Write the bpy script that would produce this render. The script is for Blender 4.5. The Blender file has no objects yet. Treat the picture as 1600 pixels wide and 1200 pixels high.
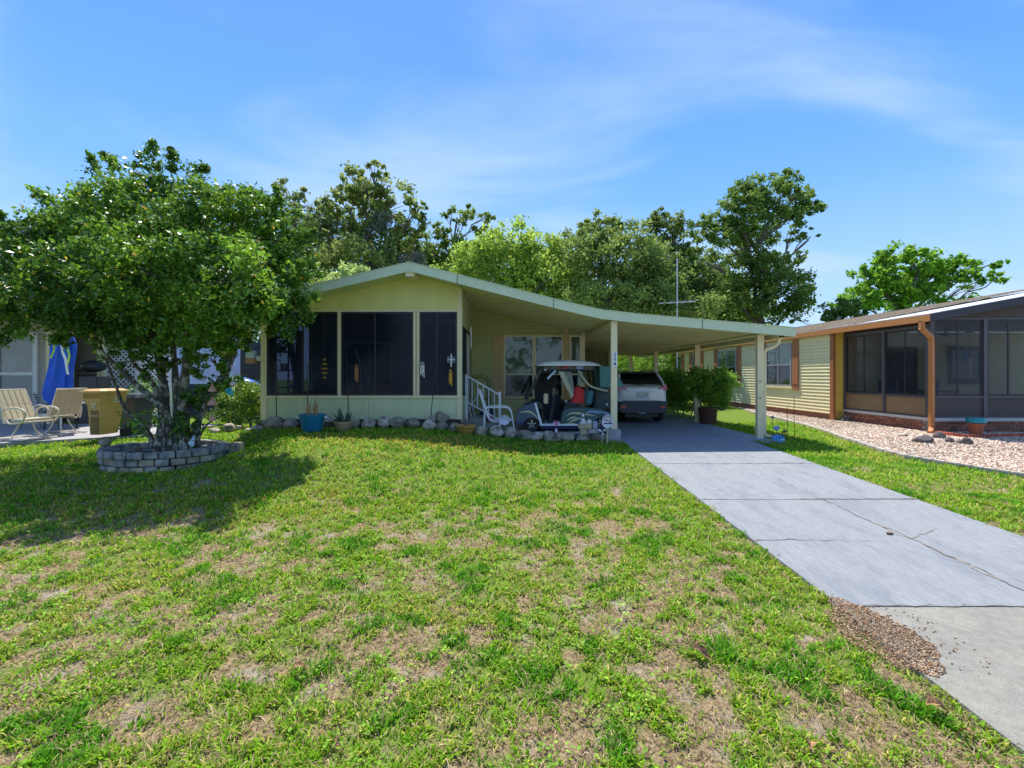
import bpy, bmesh, math, random
import numpy as np
from mathutils import Vector, Matrix
from math import radians as R, pi, sin, cos

random.seed(7); rng = np.random.default_rng(7)
scene = bpy.context.scene
COL = scene.collection

# ------------------------------------------------------------------ camera, sky, sun, exposure
cam_d = bpy.data.cameras.new('camera'); cam = bpy.data.objects.new('camera', cam_d); COL.objects.link(cam)
cam.location = (0, 0, 1.5); cam.rotation_euler = (R(90), 0, 0)
cam_d.sensor_width = 36; cam_d.lens = 16.2
cam_d.shift_x = 5/1600; cam_d.shift_y = -14/1600
cam_d.clip_start = 0.05; cam_d.clip_end = 600
scene.camera = cam
SUN = Vector((-0.15, 0.46, 1.0)).normalized()            # towards the sun
elev = math.asin(SUN.z); azim = math.atan2(SUN.x, SUN.y)
world = bpy.data.worlds.new("World"); scene.world = world; world.use_nodes = True
def build_world():
    nt = world.node_tree; nt.nodes.clear(); N = nt.nodes.new; L = nt.links.new
    out = N('ShaderNodeOutputWorld'); bg = N('ShaderNodeBackground'); bg.inputs[1].default_value = 0.15
    sky = N('ShaderNodeTexSky'); sky.sky_type = 'NISHITA'; sky.sun_disc = False
    sky.sun_elevation = elev; sky.sun_rotation = azim
    sky.air_density = 1.0; sky.dust_density = 0.6; sky.ozone_density = 1.2
    tint = N('ShaderNodeMix'); tint.data_type = 'RGBA'; tint.blend_type = 'MULTIPLY'; tint.inputs[0].default_value = 1
    tint.inputs[7].default_value = (0.8, 1.0, 1.2, 1)
    L(sky.outputs[0], tint.inputs[6])
    tc = N('ShaderNodeTexCoord'); sep = N('ShaderNodeSeparateXYZ'); L(tc.outputs['Generated'], sep.inputs[0])
    # cloud layer coordinates: direction projected on a high plane
    mz = N('ShaderNodeMath'); mz.operation = 'MAXIMUM'; mz.inputs[1].default_value = 0.0; L(sep.outputs[2], mz.inputs[0])
    ad = N('ShaderNodeMath'); ad.operation = 'ADD'; ad.inputs[1].default_value = 0.22; L(mz.outputs[0], ad.inputs[0])
    dx = N('ShaderNodeMath'); dx.operation = 'DIVIDE'; L(sep.outputs[0], dx.inputs[0]); L(ad.outputs[0], dx.inputs[1])
    dy = N('ShaderNodeMath'); dy.operation = 'DIVIDE'; L(sep.outputs[1], dy.inputs[0]); L(ad.outputs[0], dy.inputs[1])
    cb = N('ShaderNodeCombineXYZ'); L(dx.outputs[0], cb.inputs[0]); L(dy.outputs[0], cb.inputs[1])
    mp = N('ShaderNodeMapping'); mp.inputs['Scale'].default_value = (0.62, 1.25, 1); mp.inputs['Location'].default_value = (0.4, 11.0, 0)
    mp.inputs['Rotation'].default_value = (0, 0, 0.1)
    L(cb.outputs[0], mp.inputs[0])
    n1 = N('ShaderNodeTexNoise'); n1.inputs['Scale'].default_value = 1.35; n1.inputs['Detail'].default_value = 6
    n1.inputs['Roughness'].default_value = 0.5; n1.inputs['Distortion'].default_value = 0.5
    L(mp.outputs[0], n1.inputs['Vector'])
    r1 = N('ShaderNodeMapRange'); r1.interpolation_type = 'SMOOTHSTEP'
    r1.inputs[1].default_value = 0.41; r1.inputs[2].default_value = 0.70; r1.inputs[4].default_value = 0.58
    L(n1.outputs[0], r1.inputs[0])
    gr = N('ShaderNodeValToRGB'); gr.color_ramp.interpolation = 'B_SPLINE'; L(sep.outputs[2], gr.inputs[0])
    cr = gr.color_ramp; cr.elements[0].position = 0.0; cr.elements[0].color = (.42,.66,.97,1); cr.elements[1].position = 1.0; cr.elements[1].color = (.09,.25,.80,1)
    for p_, c_ in ((.22,(.25,.53,.96,1)),(.42,(.12,.39,.93,1)),(.62,(.08,.28,.86,1))):
        e = cr.elements.new(p_); e.color = c_
    g5 = N('ShaderNodeVectorMath'); g5.operation = 'SCALE'; g5.inputs['Scale'].default_value = 4.6; L(gr.outputs[0], g5.inputs[0])
    gm = N('ShaderNodeMix'); gm.data_type = 'RGBA'; gm.inputs[0].default_value = .82; L(tint.outputs[2], gm.inputs[6]); L(g5.outputs[0], gm.inputs[7])
    # thin high haze that whitens the air towards the horizon
    hz = N('ShaderNodeMapRange'); hz.inputs[1].default_value = 0.0; hz.inputs[2].default_value = 0.34
    hz.inputs[3].default_value = 0.42; hz.inputs[4].default_value = 0.0; L(sep.outputs[2], hz.inputs[0])
    mx = N('ShaderNodeMath'); mx.operation = 'ADD'; mx.use_clamp = True; L(r1.outputs[0], mx.inputs[0]); L(hz.outputs[0], mx.inputs[1])
    mix = N('ShaderNodeMix'); mix.data_type = 'RGBA'; L(mx.outputs[0], mix.inputs[0]); L(gm.outputs[2], mix.inputs[6])
    mix.inputs[7].default_value = (3.0, 3.7, 4.7, 1)
    L(mix.outputs[2], bg.inputs[0]); L(bg.outputs[0], out.inputs[0])
build_world()
sd = bpy.data.lights.new('sun', 'SUN'); sd.energy = 4.65; sd.angle = R(0.5); sd.color = (1.0, 0.95, 0.85)
so = bpy.data.objects.new('sun', sd); COL.objects.link(so)
so.rotation_euler = SUN.to_track_quat('Z', 'Y').to_euler(); so.location = (0, 0, 30)
scene.view_settings.view_transform = 'Standard'; scene.view_settings.look = 'None'
scene.view_settings.gamma = 1; scene.view_settings.use_curve_mapping = False
scene.view_settings.exposure = 0.68
scene.render.engine = 'CYCLES'
scene.cycles.transparent_max_bounces = 12

# ------------------------------------------------------------------ helpers
F = 720.0
def P(px, py, Y):      # a point of the photograph at its real distance Y
    return ((px-795)/F*Y, Y, 1.5+(586-py)/F*Y)
def PX(px, Y): return (px-795)/F*Y
def PZ(py, Y): return 1.5+(586-py)/F*Y
def sm(a, b, t):
    t = np.clip((np.asarray(t, float)-a)/(b-a), 0, 1); return t*t*(3-2*t)
def G(x, y):           # height of the ground
    z = -0.043*np.maximum(0, 10.2-np.asarray(y, float))
    k = sm(9.2, 10.6, y)
    z = z + 0.33*(1-sm(-2.4, 1.2, x))*sm(-5.6-1.9*k, -4.2-1.0*k, x)*sm(5.8, 8.6, y)*(1-.2*sm(9, 10.7, y))
    return z
def GP(px, py):        # where the ray through a pixel meets the ground
    Y = 10.0
    for _ in range(30):
        Y = 0.5*Y+0.5*F*(1.5-float(G((px-795)/F*Y, Y)))/(py-586)
    return ((px-795)/F*Y, Y)

_h = rng.random((256, 256))
def vnoise(x, y, s=1.0, o=0):
    x = np.asarray(x, float)*s+o*17.3+1000; y = np.asarray(y, float)*s+o*7.7+1000
    xi = np.floor(x).astype(int); yi = np.floor(y).astype(int); fx = x-xi; fy = y-yi
    fx = fx*fx*(3-2*fx); fy = fy*fy*(3-2*fy)
    g = lambda a, b: _h[a % 256, b % 256]
    return (g(xi, yi)*(1-fx)+g(xi+1, yi)*fx)*(1-fy)+(g(xi, yi+1)*(1-fx)+g(xi+1, yi+1)*fx)*fy
def fbm(x, y, s=1.0, o=0, n=4):
    t = 0; a = 1; w = 0
    for i in range(n):
        t = t+a*vnoise(x, y, s*2**i, o+i*3); w += a; a *= .55
    return t/w

def inpoly(x, y, poly):
    x = np.asarray(x); y = np.asarray(y); r = np.zeros(x.shape, bool); n = len(poly)
    for i in range(n):
        x0, y0 = poly[i]; x1, y1 = poly[(i+1) % n]
        if y0 == y1: continue
        c = ((y0 > y) != (y1 > y)) & (x < (x1-x0)*(y-y0)/(y1-y0)+x0)
        r ^= c
    return r

class MB:
    def __init__(s): s.v = []; s.f = []
    def add(s, v, f):
        b = len(s.v); s.v += [tuple(p) for p in v]; s.f += [tuple(b+i for i in q) for q in f]; return s
    def box(s, x0, x1, y0, y1, z0, z1):
        return s.hexa([(x0,y0,z0),(x1,y0,z0),(x1,y1,z0),(x0,y1,z0),(x0,y0,z1),(x1,y0,z1),(x1,y1,z1),(x0,y1,z1)])
    def hexa(s, p):
        return s.add(p, [(3,2,1,0),(4,5,6,7),(0,1,5,4),(1,2,6,5),(2,3,7,6),(3,0,4,7)])
    def prism(s, poly, axis, a, b):
        n = len(poly)
        def mk(u, w, t): return {'x': (t,u,w), 'y': (u,t,w), 'z': (u,w,t)}[axis]
        v = [mk(u,w,a) for u,w in poly]+[mk(u,w,b) for u,w in poly]
        f = [tuple(range(n))[::-1], tuple(range(n,2*n))]+[(i,(i+1)%n,n+(i+1)%n,n+i) for i in range(n)]
        return s.add(v, f)
    def tube(s, pts, r, n=8, cap=True):
        pts = [Vector(p) for p in pts]; m = len(pts)
        rr = r if isinstance(r, (list, tuple)) else [r]*m
        v = []; up = None
        for i, p in enumerate(pts):
            d = (pts[min(i+1,m-1)]-pts[max(i-1,0)]).normalized()
            if up is None:
                up = Vector((0,0,1)) if abs(d.z) < .9 else Vector((1,0,0))
            a = d.cross(up)
            if a.length < 1e-4: a = d.cross(Vector((0,1,0)))
            a.normalize(); b = a.cross(d).normalized(); up = b
            for k in range(n):
                t = 2*pi*k/n; v.append(p+(a*cos(t)+b*sin(t))*rr[i])
        f = [(i*n+k, i*n+(k+1)%n, (i+1)*n+(k+1)%n, (i+1)*n+k) for i in range(m-1) for k in range(n)]
        if cap: f += [tuple(range(n)), tuple((m-1)*n+k for k in range(n))[::-1]]
        return s.add(v, f)
    def bar(s, p, q, w, h):
        p = Vector(p); q = Vector(q); d = (q-p).normalized()
        u = Vector((0,0,1)) if abs(d.z) < .9 else Vector((0,1,0))
        a = d.cross(u).normalized()*w/2; b = a.cross(d).normalized()*h/2
        return s.hexa([p-a-b, p+a-b, q+a-b, q-a-b, p-a+b, p+a+b, q+a+b, q-a+b])
    def lathe(s, c, prof, n=20, sx=1, sy=1):
        v = []; m = len(prof)
        for r, z in prof:
            for k in range(n):
                t = 2*pi*k/n; v.append((c[0]+r*cos(t)*sx, c[1]+r*sin(t)*sy, c[2]+z))
        f = [(i*n+k, i*n+(k+1)%n, (i+1)*n+(k+1)%n, (i+1)*n+k) for i in range(m-1) for k in range(n)]
        f += [tuple(range(n))[::-1], tuple((m-1)*n+k for k in range(n))]
        return s.add(v, f)
    def blob(s, c, r, seed=0, sub=2, amp=.15, flat=0.0):
        bm = bmesh.new(); bmesh.ops.create_icosphere(bm, subdivisions=sub, radius=1)
        rd = random.Random(seed); ks = [(Vector((rd.gauss(0,1),rd.gauss(0,1),rd.gauss(0,1))).normalized(), rd.uniform(.6,1.0)) for _ in range(9)]
        v = []
        for q in bm.verts:
            d = q.co.normalized(); m = 1.0
            for k, t in ks:
                dd = d.dot(k)
                if dd > t*.8: m = min(m, t*.9/max(dd,.01)+.02)
            m = 1-(1-m)*min(1, amp*6)
            m += amp*.25*(sin(d.x*7+seed)+cos(d.y*6+seed*2)+sin(d.z*8+seed*3))*.33
            z = d.z*m
            if z < -1+flat: z = -1+flat
            v.append((c[0]+d.x*m*r[0], c[1]+d.y*m*r[1], c[2]+z*r[2]))
        f = [tuple(w.index for w in q.verts) for q in bm.faces]; bm.free()
        return s.add(v, f)
    def xf(s, M):
        s.v = [tuple(M @ Vector(p)) for p in s.v]; return s

W = {}
def thing(name, label, cat, loc=(0,0,0), rotz=0, group=None, local=False):
    o = bpy.data.objects.new(name, None); COL.objects.link(o); o.empty_display_size = .2
    o.location = loc; o.rotation_euler = (0,0,rotz); o['label'] = label; o['category'] = cat
    if group: o['group'] = group
    W[o.name] = Vector((0,0,0)) if (local or rotz) else Vector(loc)
    return o
def tag(o, label, cat, group=None):
    o['label'] = label; o['category'] = cat
    if group: o['group'] = group
    return o
def link_mesh(name, me, mat, parent=None, loc=None):
    o = bpy.data.objects.new(name, me); COL.objects.link(o)
    if mat is not None and not me.materials: me.materials.append(mat)
    if parent is not None: o.parent = parent
    if loc is not None: o.location = loc
    return o
def part(name, mb, mat, parent=None, smooth=False, bevel=0, label=None, base=False):
    v = np.array(mb.v, float); lo = v.min(0); hi = v.max(0); c = (lo+hi)/2
    if base: c[2] = lo[2]
    me = bpy.data.meshes.new(name); me.from_pydata((v-c).tolist(), [], mb.f)
    bm = bmesh.new(); bm.from_mesh(me); bmesh.ops.recalc_face_normals(bm, faces=bm.faces)
    if bevel:
        bmesh.ops.bevel(bm, geom=[e for e in bm.edges if len(e.link_faces) == 2 and e.calc_face_angle(0) > .5], offset=bevel, segments=2, affect='EDGES', clamp_overlap=True)
    bm.to_mesh(me); bm.free()
    if smooth:
        me.polygons.foreach_set('use_smooth', [True]*len(me.polygons))
        try: me.set_sharp_from_angle(angle=R(40))
        except Exception: pass
    off = W.get(parent.name, Vector((0,0,0))) if parent is not None else Vector((0,0,0))
    o = link_mesh(name, me, mat, parent, Vector(c)-off)
    W[o.name] = Vector(c)
    if label: o['label'] = label
    return o
def struct(o, kind='structure'):
    o['kind'] = kind; return o
def kids(o): return list(o.children)
def copy_tree(o, parent=None):
    c = o.copy(); COL.objects.link(c)
    c.parent = parent
    for ch in kids(o): copy_tree(ch, c)
    return c

# ------------------------------------------------------------------ materials
MATS = {}
def M(name, col, rough=.6, metal=0.0, var=.15, vs=4.0, bump=0.0, bs=60.0, spec=.5, rnd=0.0, col2=None, c2s=3.0, c2lo=.45, c2hi=.6, stretch=None, coat=0):
    if name in MATS: return MATS[name]
    m = bpy.data.materials.new(name); m.use_nodes = True; nt = m.node_tree; N = nt.nodes.new; L = nt.links.new
    b = nt.nodes['Principled BSDF']; b.inputs['Roughness'].default_value = rough; b.inputs['Metallic'].default_value = metal
    b.inputs['Specular IOR Level'].default_value = spec
    if coat: b.inputs['Coat Weight'].default_value = coat; b.inputs['Coat Roughness'].default_value = .08
    tc = N('ShaderNodeTexCoord'); vec = tc.outputs['Object']
    oi = N('ShaderNodeObjectInfo')
    if rnd:
        ad = N('ShaderNodeVectorMath'); ad.operation = 'ADD'; L(vec, ad.inputs[0]); L(oi.outputs['Location'], ad.inputs[1]); vec = ad.outputs[0]
    if stretch:
        mp = N('ShaderNodeMapping'); mp.inputs['Scale'].default_value = stretch; L(vec, mp.inputs[0]); vec = mp.outputs[0]
    n = N('ShaderNodeTexNoise'); n.inputs['Scale'].default_value = vs; n.inputs['Detail'].default_value = 6; n.inputs['Roughness'].default_value = .65; L(vec, n.inputs['Vector'])
    base = None
    if col2:
        n2 = N('ShaderNodeTexNoise'); n2.inputs['Scale'].default_value = c2s; n2.inputs['Detail'].default_value = 6; L(vec, n2.inputs['Vector'])
        mr0 = N('ShaderNodeMapRange'); mr0.inputs[1].default_value = c2lo; mr0.inputs[2].default_value = c2hi; L(n2.outputs[0], mr0.inputs[0])
        mx = N('ShaderNodeMix'); mx.data_type = 'RGBA'; mx.inputs[6].default_value = (*col,1); mx.inputs[7].default_value = (*col2,1)
        L(mr0.outputs[0], mx.inputs[0]); base = mx.outputs[2]
    hs = N('ShaderNodeHueSaturation'); hs.inputs['Color'].default_value = (*col,1)
    if base: L(base, hs.inputs['Color'])
    mr = N('ShaderNodeMapRange'); mr.inputs[1].default_value = .3; mr.inputs[2].default_value = .7
    mr.inputs[3].default_value = 1-var; mr.inputs[4].default_value = 1+var; L(n.outputs[0], mr.inputs[0])
    val = mr.outputs[0]
    if rnd:
        r2 = N('ShaderNodeMapRange'); r2.inputs[3].default_value = 1-rnd; r2.inputs[4].default_value = 1+rnd; L(oi.outputs['Random'], r2.inputs[0])
        mu = N('ShaderNodeMath'); mu.operation = 'MULTIPLY'; L(val, mu.inputs[0]); L(r2.outputs[0], mu.inputs[1]); val = mu.outputs[0]
    L(val, hs.inputs['Value']); L(hs.outputs[0], b.inputs['Base Color'])
    if bump:
        nb = N('ShaderNodeTexNoise'); nb.inputs['Scale'].default_value = bs; nb.inputs['Detail'].default_value = 4; L(vec, nb.inputs['Vector'])
        bp = N('ShaderNodeBump'); bp.inputs['Strength'].default_value = bump; bp.inputs['Distance'].default_value = .02; L(nb.outputs[0], bp.inputs['Height']); L(bp.outputs[0], b.inputs['Normal'])
    MATS[name] = m; return m
def leafmat(name, rough=.45, trans=.35, spec=.5, tint=(1,1,1)):
    m = bpy.data.materials.new(name); m.use_nodes = True; nt = m.node_tree; N = nt.nodes.new; L = nt.links.new
    b = nt.nodes['Principled BSDF']; b.inputs['Roughness'].default_value = rough; b.inputs['Specular IOR Level'].default_value = spec
    at = N('ShaderNodeAttribute'); at.attribute_name = 'Col'
    mu = N('ShaderNodeMix'); mu.data_type = 'RGBA'; mu.blend_type = 'MULTIPLY'; mu.inputs[0].default_value = 1; mu.inputs[7].default_value = (*tint,1)
    L(at.outputs['Color'], mu.inputs[6]); L(mu.outputs[2], b.inputs['Base Color'])
    t = N('ShaderNodeBsdfTranslucent'); hs = N('ShaderNodeHueSaturation'); hs.inputs['Value'].default_value = 1.5; hs.inputs['Hue'].default_value = .485
    L(mu.outputs[2], hs.inputs['Color']); L(hs.outputs[0], t.inputs[0])
    ms = N('ShaderNodeMixShader'); ms.inputs[0].default_value = trans; L(b.outputs[0], ms.inputs[1]); L(t.outputs[0], ms.inputs[2])
    L(ms.outputs[0], nt.nodes['Material Output'].inputs[0]); MATS[name] = m; return m
def glassmat(name, tint, clear, rough=.03, spec=.5, tcol=(1,1,1)):
    m = bpy.data.materials.new(name); m.use_nodes = True; nt = m.node_tree; N = nt.nodes.new; L = nt.links.new
    b = nt.nodes['Principled BSDF']; b.inputs['Base Color'].default_value = (*tint,1); b.inputs['Roughness'].default_value = rough; b.inputs['Specular IOR Level'].default_value = spec
    n = N('ShaderNodeTexNoise'); n.inputs['Scale'].default_value = 1.3; tc = N('ShaderNodeTexCoord'); L(tc.outputs['Object'], n.inputs['Vector'])
    bp = N('ShaderNodeBump'); bp.inputs['Strength'].default_value = .12; bp.inputs['Distance'].default_value = .05; L(n.outputs[0], bp.inputs['Height']); L(bp.outputs[0], b.inputs['Normal'])
    t = N('ShaderNodeBsdfTransparent'); t.inputs[0].default_value = (*tcol,1); ms = N('ShaderNodeMixShader'); ms.inputs[0].default_value = clear
    L(b.outputs[0], ms.inputs[1]); L(t.outputs[0], ms.inputs[2]); L(ms.outputs[0], nt.nodes['Material Output'].inputs[0]); MATS[name] = m; return m

m_mint = M('mint_paint', (.59,.63,.36), .55, var=.08, vs=2.0, stretch=(2,2,.5))
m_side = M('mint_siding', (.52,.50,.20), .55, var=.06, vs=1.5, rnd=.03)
m_fasc = M('fascia_paint', (.62,.67,.45), .45, var=.09, vs=2)
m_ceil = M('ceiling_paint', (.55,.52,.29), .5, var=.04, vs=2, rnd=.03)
m_cream = M('cream_trim', (.80,.67,.40), .5, var=.08, vs=5)
m_tan = M('tan_shutter', (.60,.40,.17), .6, var=.12, vs=8)
m_white = M('white_paint', (.78,.79,.80), .4, var=.06, vs=5)
m_black = M('black_metal', (.015,.016,.018), .45, var=.2)
m_dark = M('dark_frame', (.03,.025,.03), .5, var=.2)
m_conc = M('concrete', (.36,.35,.33), .85, var=.12, vs=3, bump=.25, bs=90)
m_rock = M('field_stone', (.38,.32,.24), .9, var=.35, vs=9, bump=1, bs=20, rnd=.25, col2=(.12,.105,.09), c2s=5, c2lo=.42, c2hi=.68)
m_rubber = M('rubber', (.018,.018,.02), .75, var=.2, bump=.2)
m_chrome = M('brushed_metal', (.55,.56,.58), .3, metal=.9, var=.1)
m_alum = M('aluminium', (.62,.64,.66), .4, metal=.3, var=.05)
m_screen = glassmat('tinted_screen', (.020,.027,.045), .66, .14, .45, (.66,.70,.78))
m_glass = glassmat('window_glass', (.09,.13,.09), .10, .03, 1.0)  # green tint paints in the reflected trees
m_glass_dark = glassmat('window_glass_dark', (.015,.02,.03), .1, .05, .6)
m_porchglass = glassmat('porch_screen', (.03,.03,.04), .62, .08, .5, (.9,.9,.92))
def textobj(s, size, loc, rot, mat, parent, name='lettering', extr=.0015, align='CENTER', sx=1.0):
    cu = bpy.data.curves.new('t', 'FONT'); cu.body = s; cu.size = size; cu.extrude = extr; cu.align_x = align; cu.align_y = 'CENTER'
    cu.resolution_u = 3
    to = bpy.data.objects.new('t', cu); COL.objects.link(to)
    bpy.context.view_layer.update()
    me = bpy.data.meshes.new_from_object(to.evaluated_get(bpy.context.evaluated_depsgraph_get()))
    bpy.data.objects.remove(to); bpy.data.curves.remove(cu); me.name = name
    me.materials.clear(); me.materials.append(mat)
    off = W.get(parent.name, Vector((0,0,0))) if parent is not None else Vector((0,0,0))
    o = link_mesh(name, me, None, parent, Vector(loc)-off); o.rotation_euler = rot; o.scale = (sx,1,1)
    return o
FRONT = (R(90), 0, 0)     # text that faces the camera side (-Y)

# ------------------------------------------------------------------ foliage helpers
def fast_mesh(name, verts, nper, polys_per, colors=None, mat=None, parent=None):
    """verts (N*nper,3); polys_per = list of index tuples of one item (all the same length)"""
    n = len(verts)//nper; k = len(polys_per[0]); pp = np.array(polys_per)
    idx = (np.arange(n)[:,None,None]*nper+pp[None]).reshape(-1)
    me = bpy.data.meshes.new(name); me.vertices.add(len(verts)); me.vertices.foreach_set('co', verts.astype(np.float32).reshape(-1))
    npoly = n*len(polys_per)
    me.loops.add(npoly*k); me.loops.foreach_set('vertex_index', idx.astype(np.int32))
    me.polygons.add(npoly); me.polygons.foreach_set('loop_start', (np.arange(npoly)*k).astype(np.int32))
    me.update(calc_edges=True)
    if colors is not None:
        at = me.color_attributes.new('Col', 'FLOAT_COLOR', 'POINT')
        c = np.ones((len(verts),4), np.float32); c[:,:3] = np.repeat(colors, nper, axis=0); at.data.foreach_set('color', c.reshape(-1))
    return link_mesh(name, me, mat, parent)
def unit(v): return v/np.maximum(np.linalg.norm(v, axis=1, keepdims=True), 1e-9)
def leaf_obj(name, c, size, col, mat, parent, upbias=.6, aspect=.5, off=Vector((0,0,0)), hang=0.0):
    n = len(c); nr = unit(rng.normal(size=(n,3))+np.array([0,0,upbias])); a = rng.normal(size=(n,3)); a[:,2] -= hang
    a = unit(a-(a*nr).sum(1, keepdims=True)*nr); b = np.cross(nr, a); s = size[:,None]
    v = np.stack([c-a*s*.5, c+b*s*.5*aspect+nr*s*.10, c+a*s*.5, c-b*s*.5*aspect+nr*s*.10], 1).reshape(-1,3)
    o = fast_mesh(name, v-np.array(off), 4, [(0,1,2,3)], col, mat, parent)
    return o
def lobes_points(lobes, dens, rs=.16, shell=.45):
    """lobes: (cx,cy,cz,rx,ry,rz[,weight]); returns leaf centres gathered in twig clusters"""
    out = []
    for lb in lobes:
        cx,cy,cz,rx,ry,rz = lb[:6]; w = lb[6] if len(lb) > 6 else 1
        n = int(dens*w*(rx*rz+rx*ry+ry*rz)/3)
        nc = max(6, int(n/(38 if n < 900 else 60)))
        d = unit(rng.normal(size=(nc,3))); u = (shell+(1.12-shell)*rng.random(nc)**.7)[:,None]
        cc = d*u*np.array([rx,ry,rz])
        rr = rs*(rx*ry*rz)**(1/3)*(.6+.9*rng.random(nc))
        k = rng.integers(0, nc, n)
        p = cc[k]+rng.normal(size=(n,3))*rr[k][:,None]*np.array([1,1,.75])
        out.append(p+np.array([cx,cy,cz]))
    return np.concatenate(out)
def leafcols(n, c1, c2, var=.25, p=None):
    # per-leaf colour: noise patches paint lit and shaded clumps into the leaves
    t = rng.random(n) if p is None else np.clip(vnoise(p[:,0]+p[:,2]*.7, p[:,1]+p[:,2]*.6, 1.3)*.75+.35*rng.random(n)-.05, 0, 1)
    c = np.array(c1)[None]*(1-t[:,None])+np.array(c2)[None]*t[:,None]
    return c*(1+var*(rng.random((n,1))*2-1))
m_leaf = leafmat('leaf_glossy', .40, .36, .5)
m_leaf2 = leafmat('leaf_matte', .65, .42, .2)
m_bark = M('bark', (.10,.085,.065), .95, var=.45, vs=22, bump=1, bs=30, col2=(.36,.35,.29), c2s=11, c2lo=.5, c2hi=.60, stretch=(1,1,.6))
m_bark2 = M('bark_grey', (.13,.115,.10), .95, var=.3, vs=5, bump=.8, bs=9)
def limb(p, q, r0, r1, sag=.12, n=6, seed=0):
    rd = random.Random(seed); p = Vector(p); q = Vector(q); L = (q-p).length; pts = []; rr = []
    for i in range(n+1):
        t = i/n; w = Vector((rd.uniform(-1,1), rd.uniform(-1,1), rd.uniform(-1,1)))*L*.035*(0 if i in (0,n) else 1)
        pts.append(p.lerp(q, t)+Vector((0,0,sag*L*sin(t*pi)))+w); rr.append(r0+(r1-r0)*t)
    return pts, rr
def far_tree(name, label, Y, px, lobes, tr, c1, c2, leaf, cat='tree', dens=None, depth=1.0, limbs=True, base_py=None, hang=0.0, aspect=.6, moss=None, ttop=None, shell=.45, group=None, rs=.16, mat=None):
    """lobes in photograph pixels (px,py,rx,ry,weight,dY), placed at the tree's own distance"""
    s = Y/F; X = PX(px, Y); root = thing(name, label, cat, (X, Y, float(G(X, Y))-.05), group=group)
    lw = []
    for lb in lobes:
        lx, ly, rx, ry = lb[:4]; w = lb[4] if len(lb) > 4 else 1; dy = lb[5] if len(lb) > 5 else random.uniform(-.35,.35)*rx*s*2
        lw.append((PX(lx,Y), Y+dy, PZ(ly,Y), rx*s, (rx+ry)*.5*s*depth, ry*s, w))
    pts = lobes_points(lw, (dens or 7.0/(leaf*leaf))*7, shell=shell, rs=rs)
    n = len(pts); col = leafcols(n, c1, c2, .25, pts)*1.3
    leaf_obj('crown', pts, leaf*(.65+.7*rng.random(n)), col, mat or m_leaf2, root, off=Vector(root.location), hang=hang, aspect=aspect)
    top = ttop or min(l[1] for l in lobes)+10
    mb = MB(); zt = PZ(top, Y); pp, rr = limb((X,Y,-.1), (PX(px, Y)+random.uniform(-.2,.2), Y, zt), tr, tr*.25, 0, 7, int(px)); mb.tube(pp, rr, 8)
    if limbs:
        for i, lb in enumerate(lw):
            t = max(.25, min(.92, (lb[2]-.6*abs(lb[0]-X))/zt)); st = pp[int(t*7)]
            if (Vector(lb[:3])-st).length < .5: continue
            q, r2 = limb(st, lb[:3], tr*(1-t*.7)*.5, tr*.10, .06, 5, i+int(px)); mb.tube(q, r2, 5)
            for j in range(3):
                e = Vector(lb[:3])+Vector((random.uniform(-.7,.7)*lb[3], random.uniform(-.7,.7)*lb[4], random.uniform(-.4,.8)*lb[5]))
                q2, r3 = limb(q[3], e, tr*.12, tr*.04, .03, 3, j+i*7); mb.tube(q2, r3, 4)
    part('trunk', mb, m_bark2, root, smooth=True)
    if moss:
        n = 2600*len(moss)//3; k = rng.integers(0, len(moss), n); ms = np.array(moss, float)[k]
        lp = rng.random(n)
        p = np.stack([PX(0,Y)+ms[:,0]*s+rng.normal(size=n)*ms[:,2]*s*.35, Y+rng.normal(size=n)*.5-.6, 1.5+(586-ms[:,1])*s-lp*ms[:,3]*s], 1)
        c = np.array([[.20,.21,.17]])*(1+.5*(rng.random((n,1))-.5)); leaf_obj('hanging_moss', p, .35*(.6+.8*rng.random(n)), c, m_leaf2, root, off=Vector(root.location), hang=6, aspect=.16)
    return root
# ------------------------------------------------------------------ ground
GRAVEL = [(10.75,22),(9.7,18.5),(8.95,14.5),(8.35,12.2),(7.75,10.4),(7.5,8.9),(7.83,8.0),(8.25,7.3),(9.1,6.2),(11,5),(19,5),(19,12.1),(11.1,12.1),(11.1,15.3),(10.75,15.3)]
PATIO = [(-16,13.6),(-16,8.9),(-10.8,9.7),(-9.6,10.55),(-8.7,11.0),(-8.4,13.6)]
PCX, PCY, PRX, PRY = -6.28, 8.45, 1.02, .80      # planter ring
def lush(x, y):
    a = fbm(x, y, .55, 1); b = fbm(x, y, 2.2, 5); far = sm(5.0, 9.0, y)
    l = a*.14+b*.34+fbm(x, y, 6.5, 8, 3)*.52+.054+.235*far+.06*sm(1.9, 2.9, -x+y*.9-1.2)*far
    l = l-.04*np.exp(-((x-.9)**2/1.2+(y-4.3)**2/2.2))-.03*np.exp(-((x+2.0)**2/2+(y-3.3)**2/.8))+.05*np.exp(-((x-1.9)**2/.3+(y-3.2)**2/3))
    return np.clip((l-.455)/.15, 0, 1)
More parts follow.
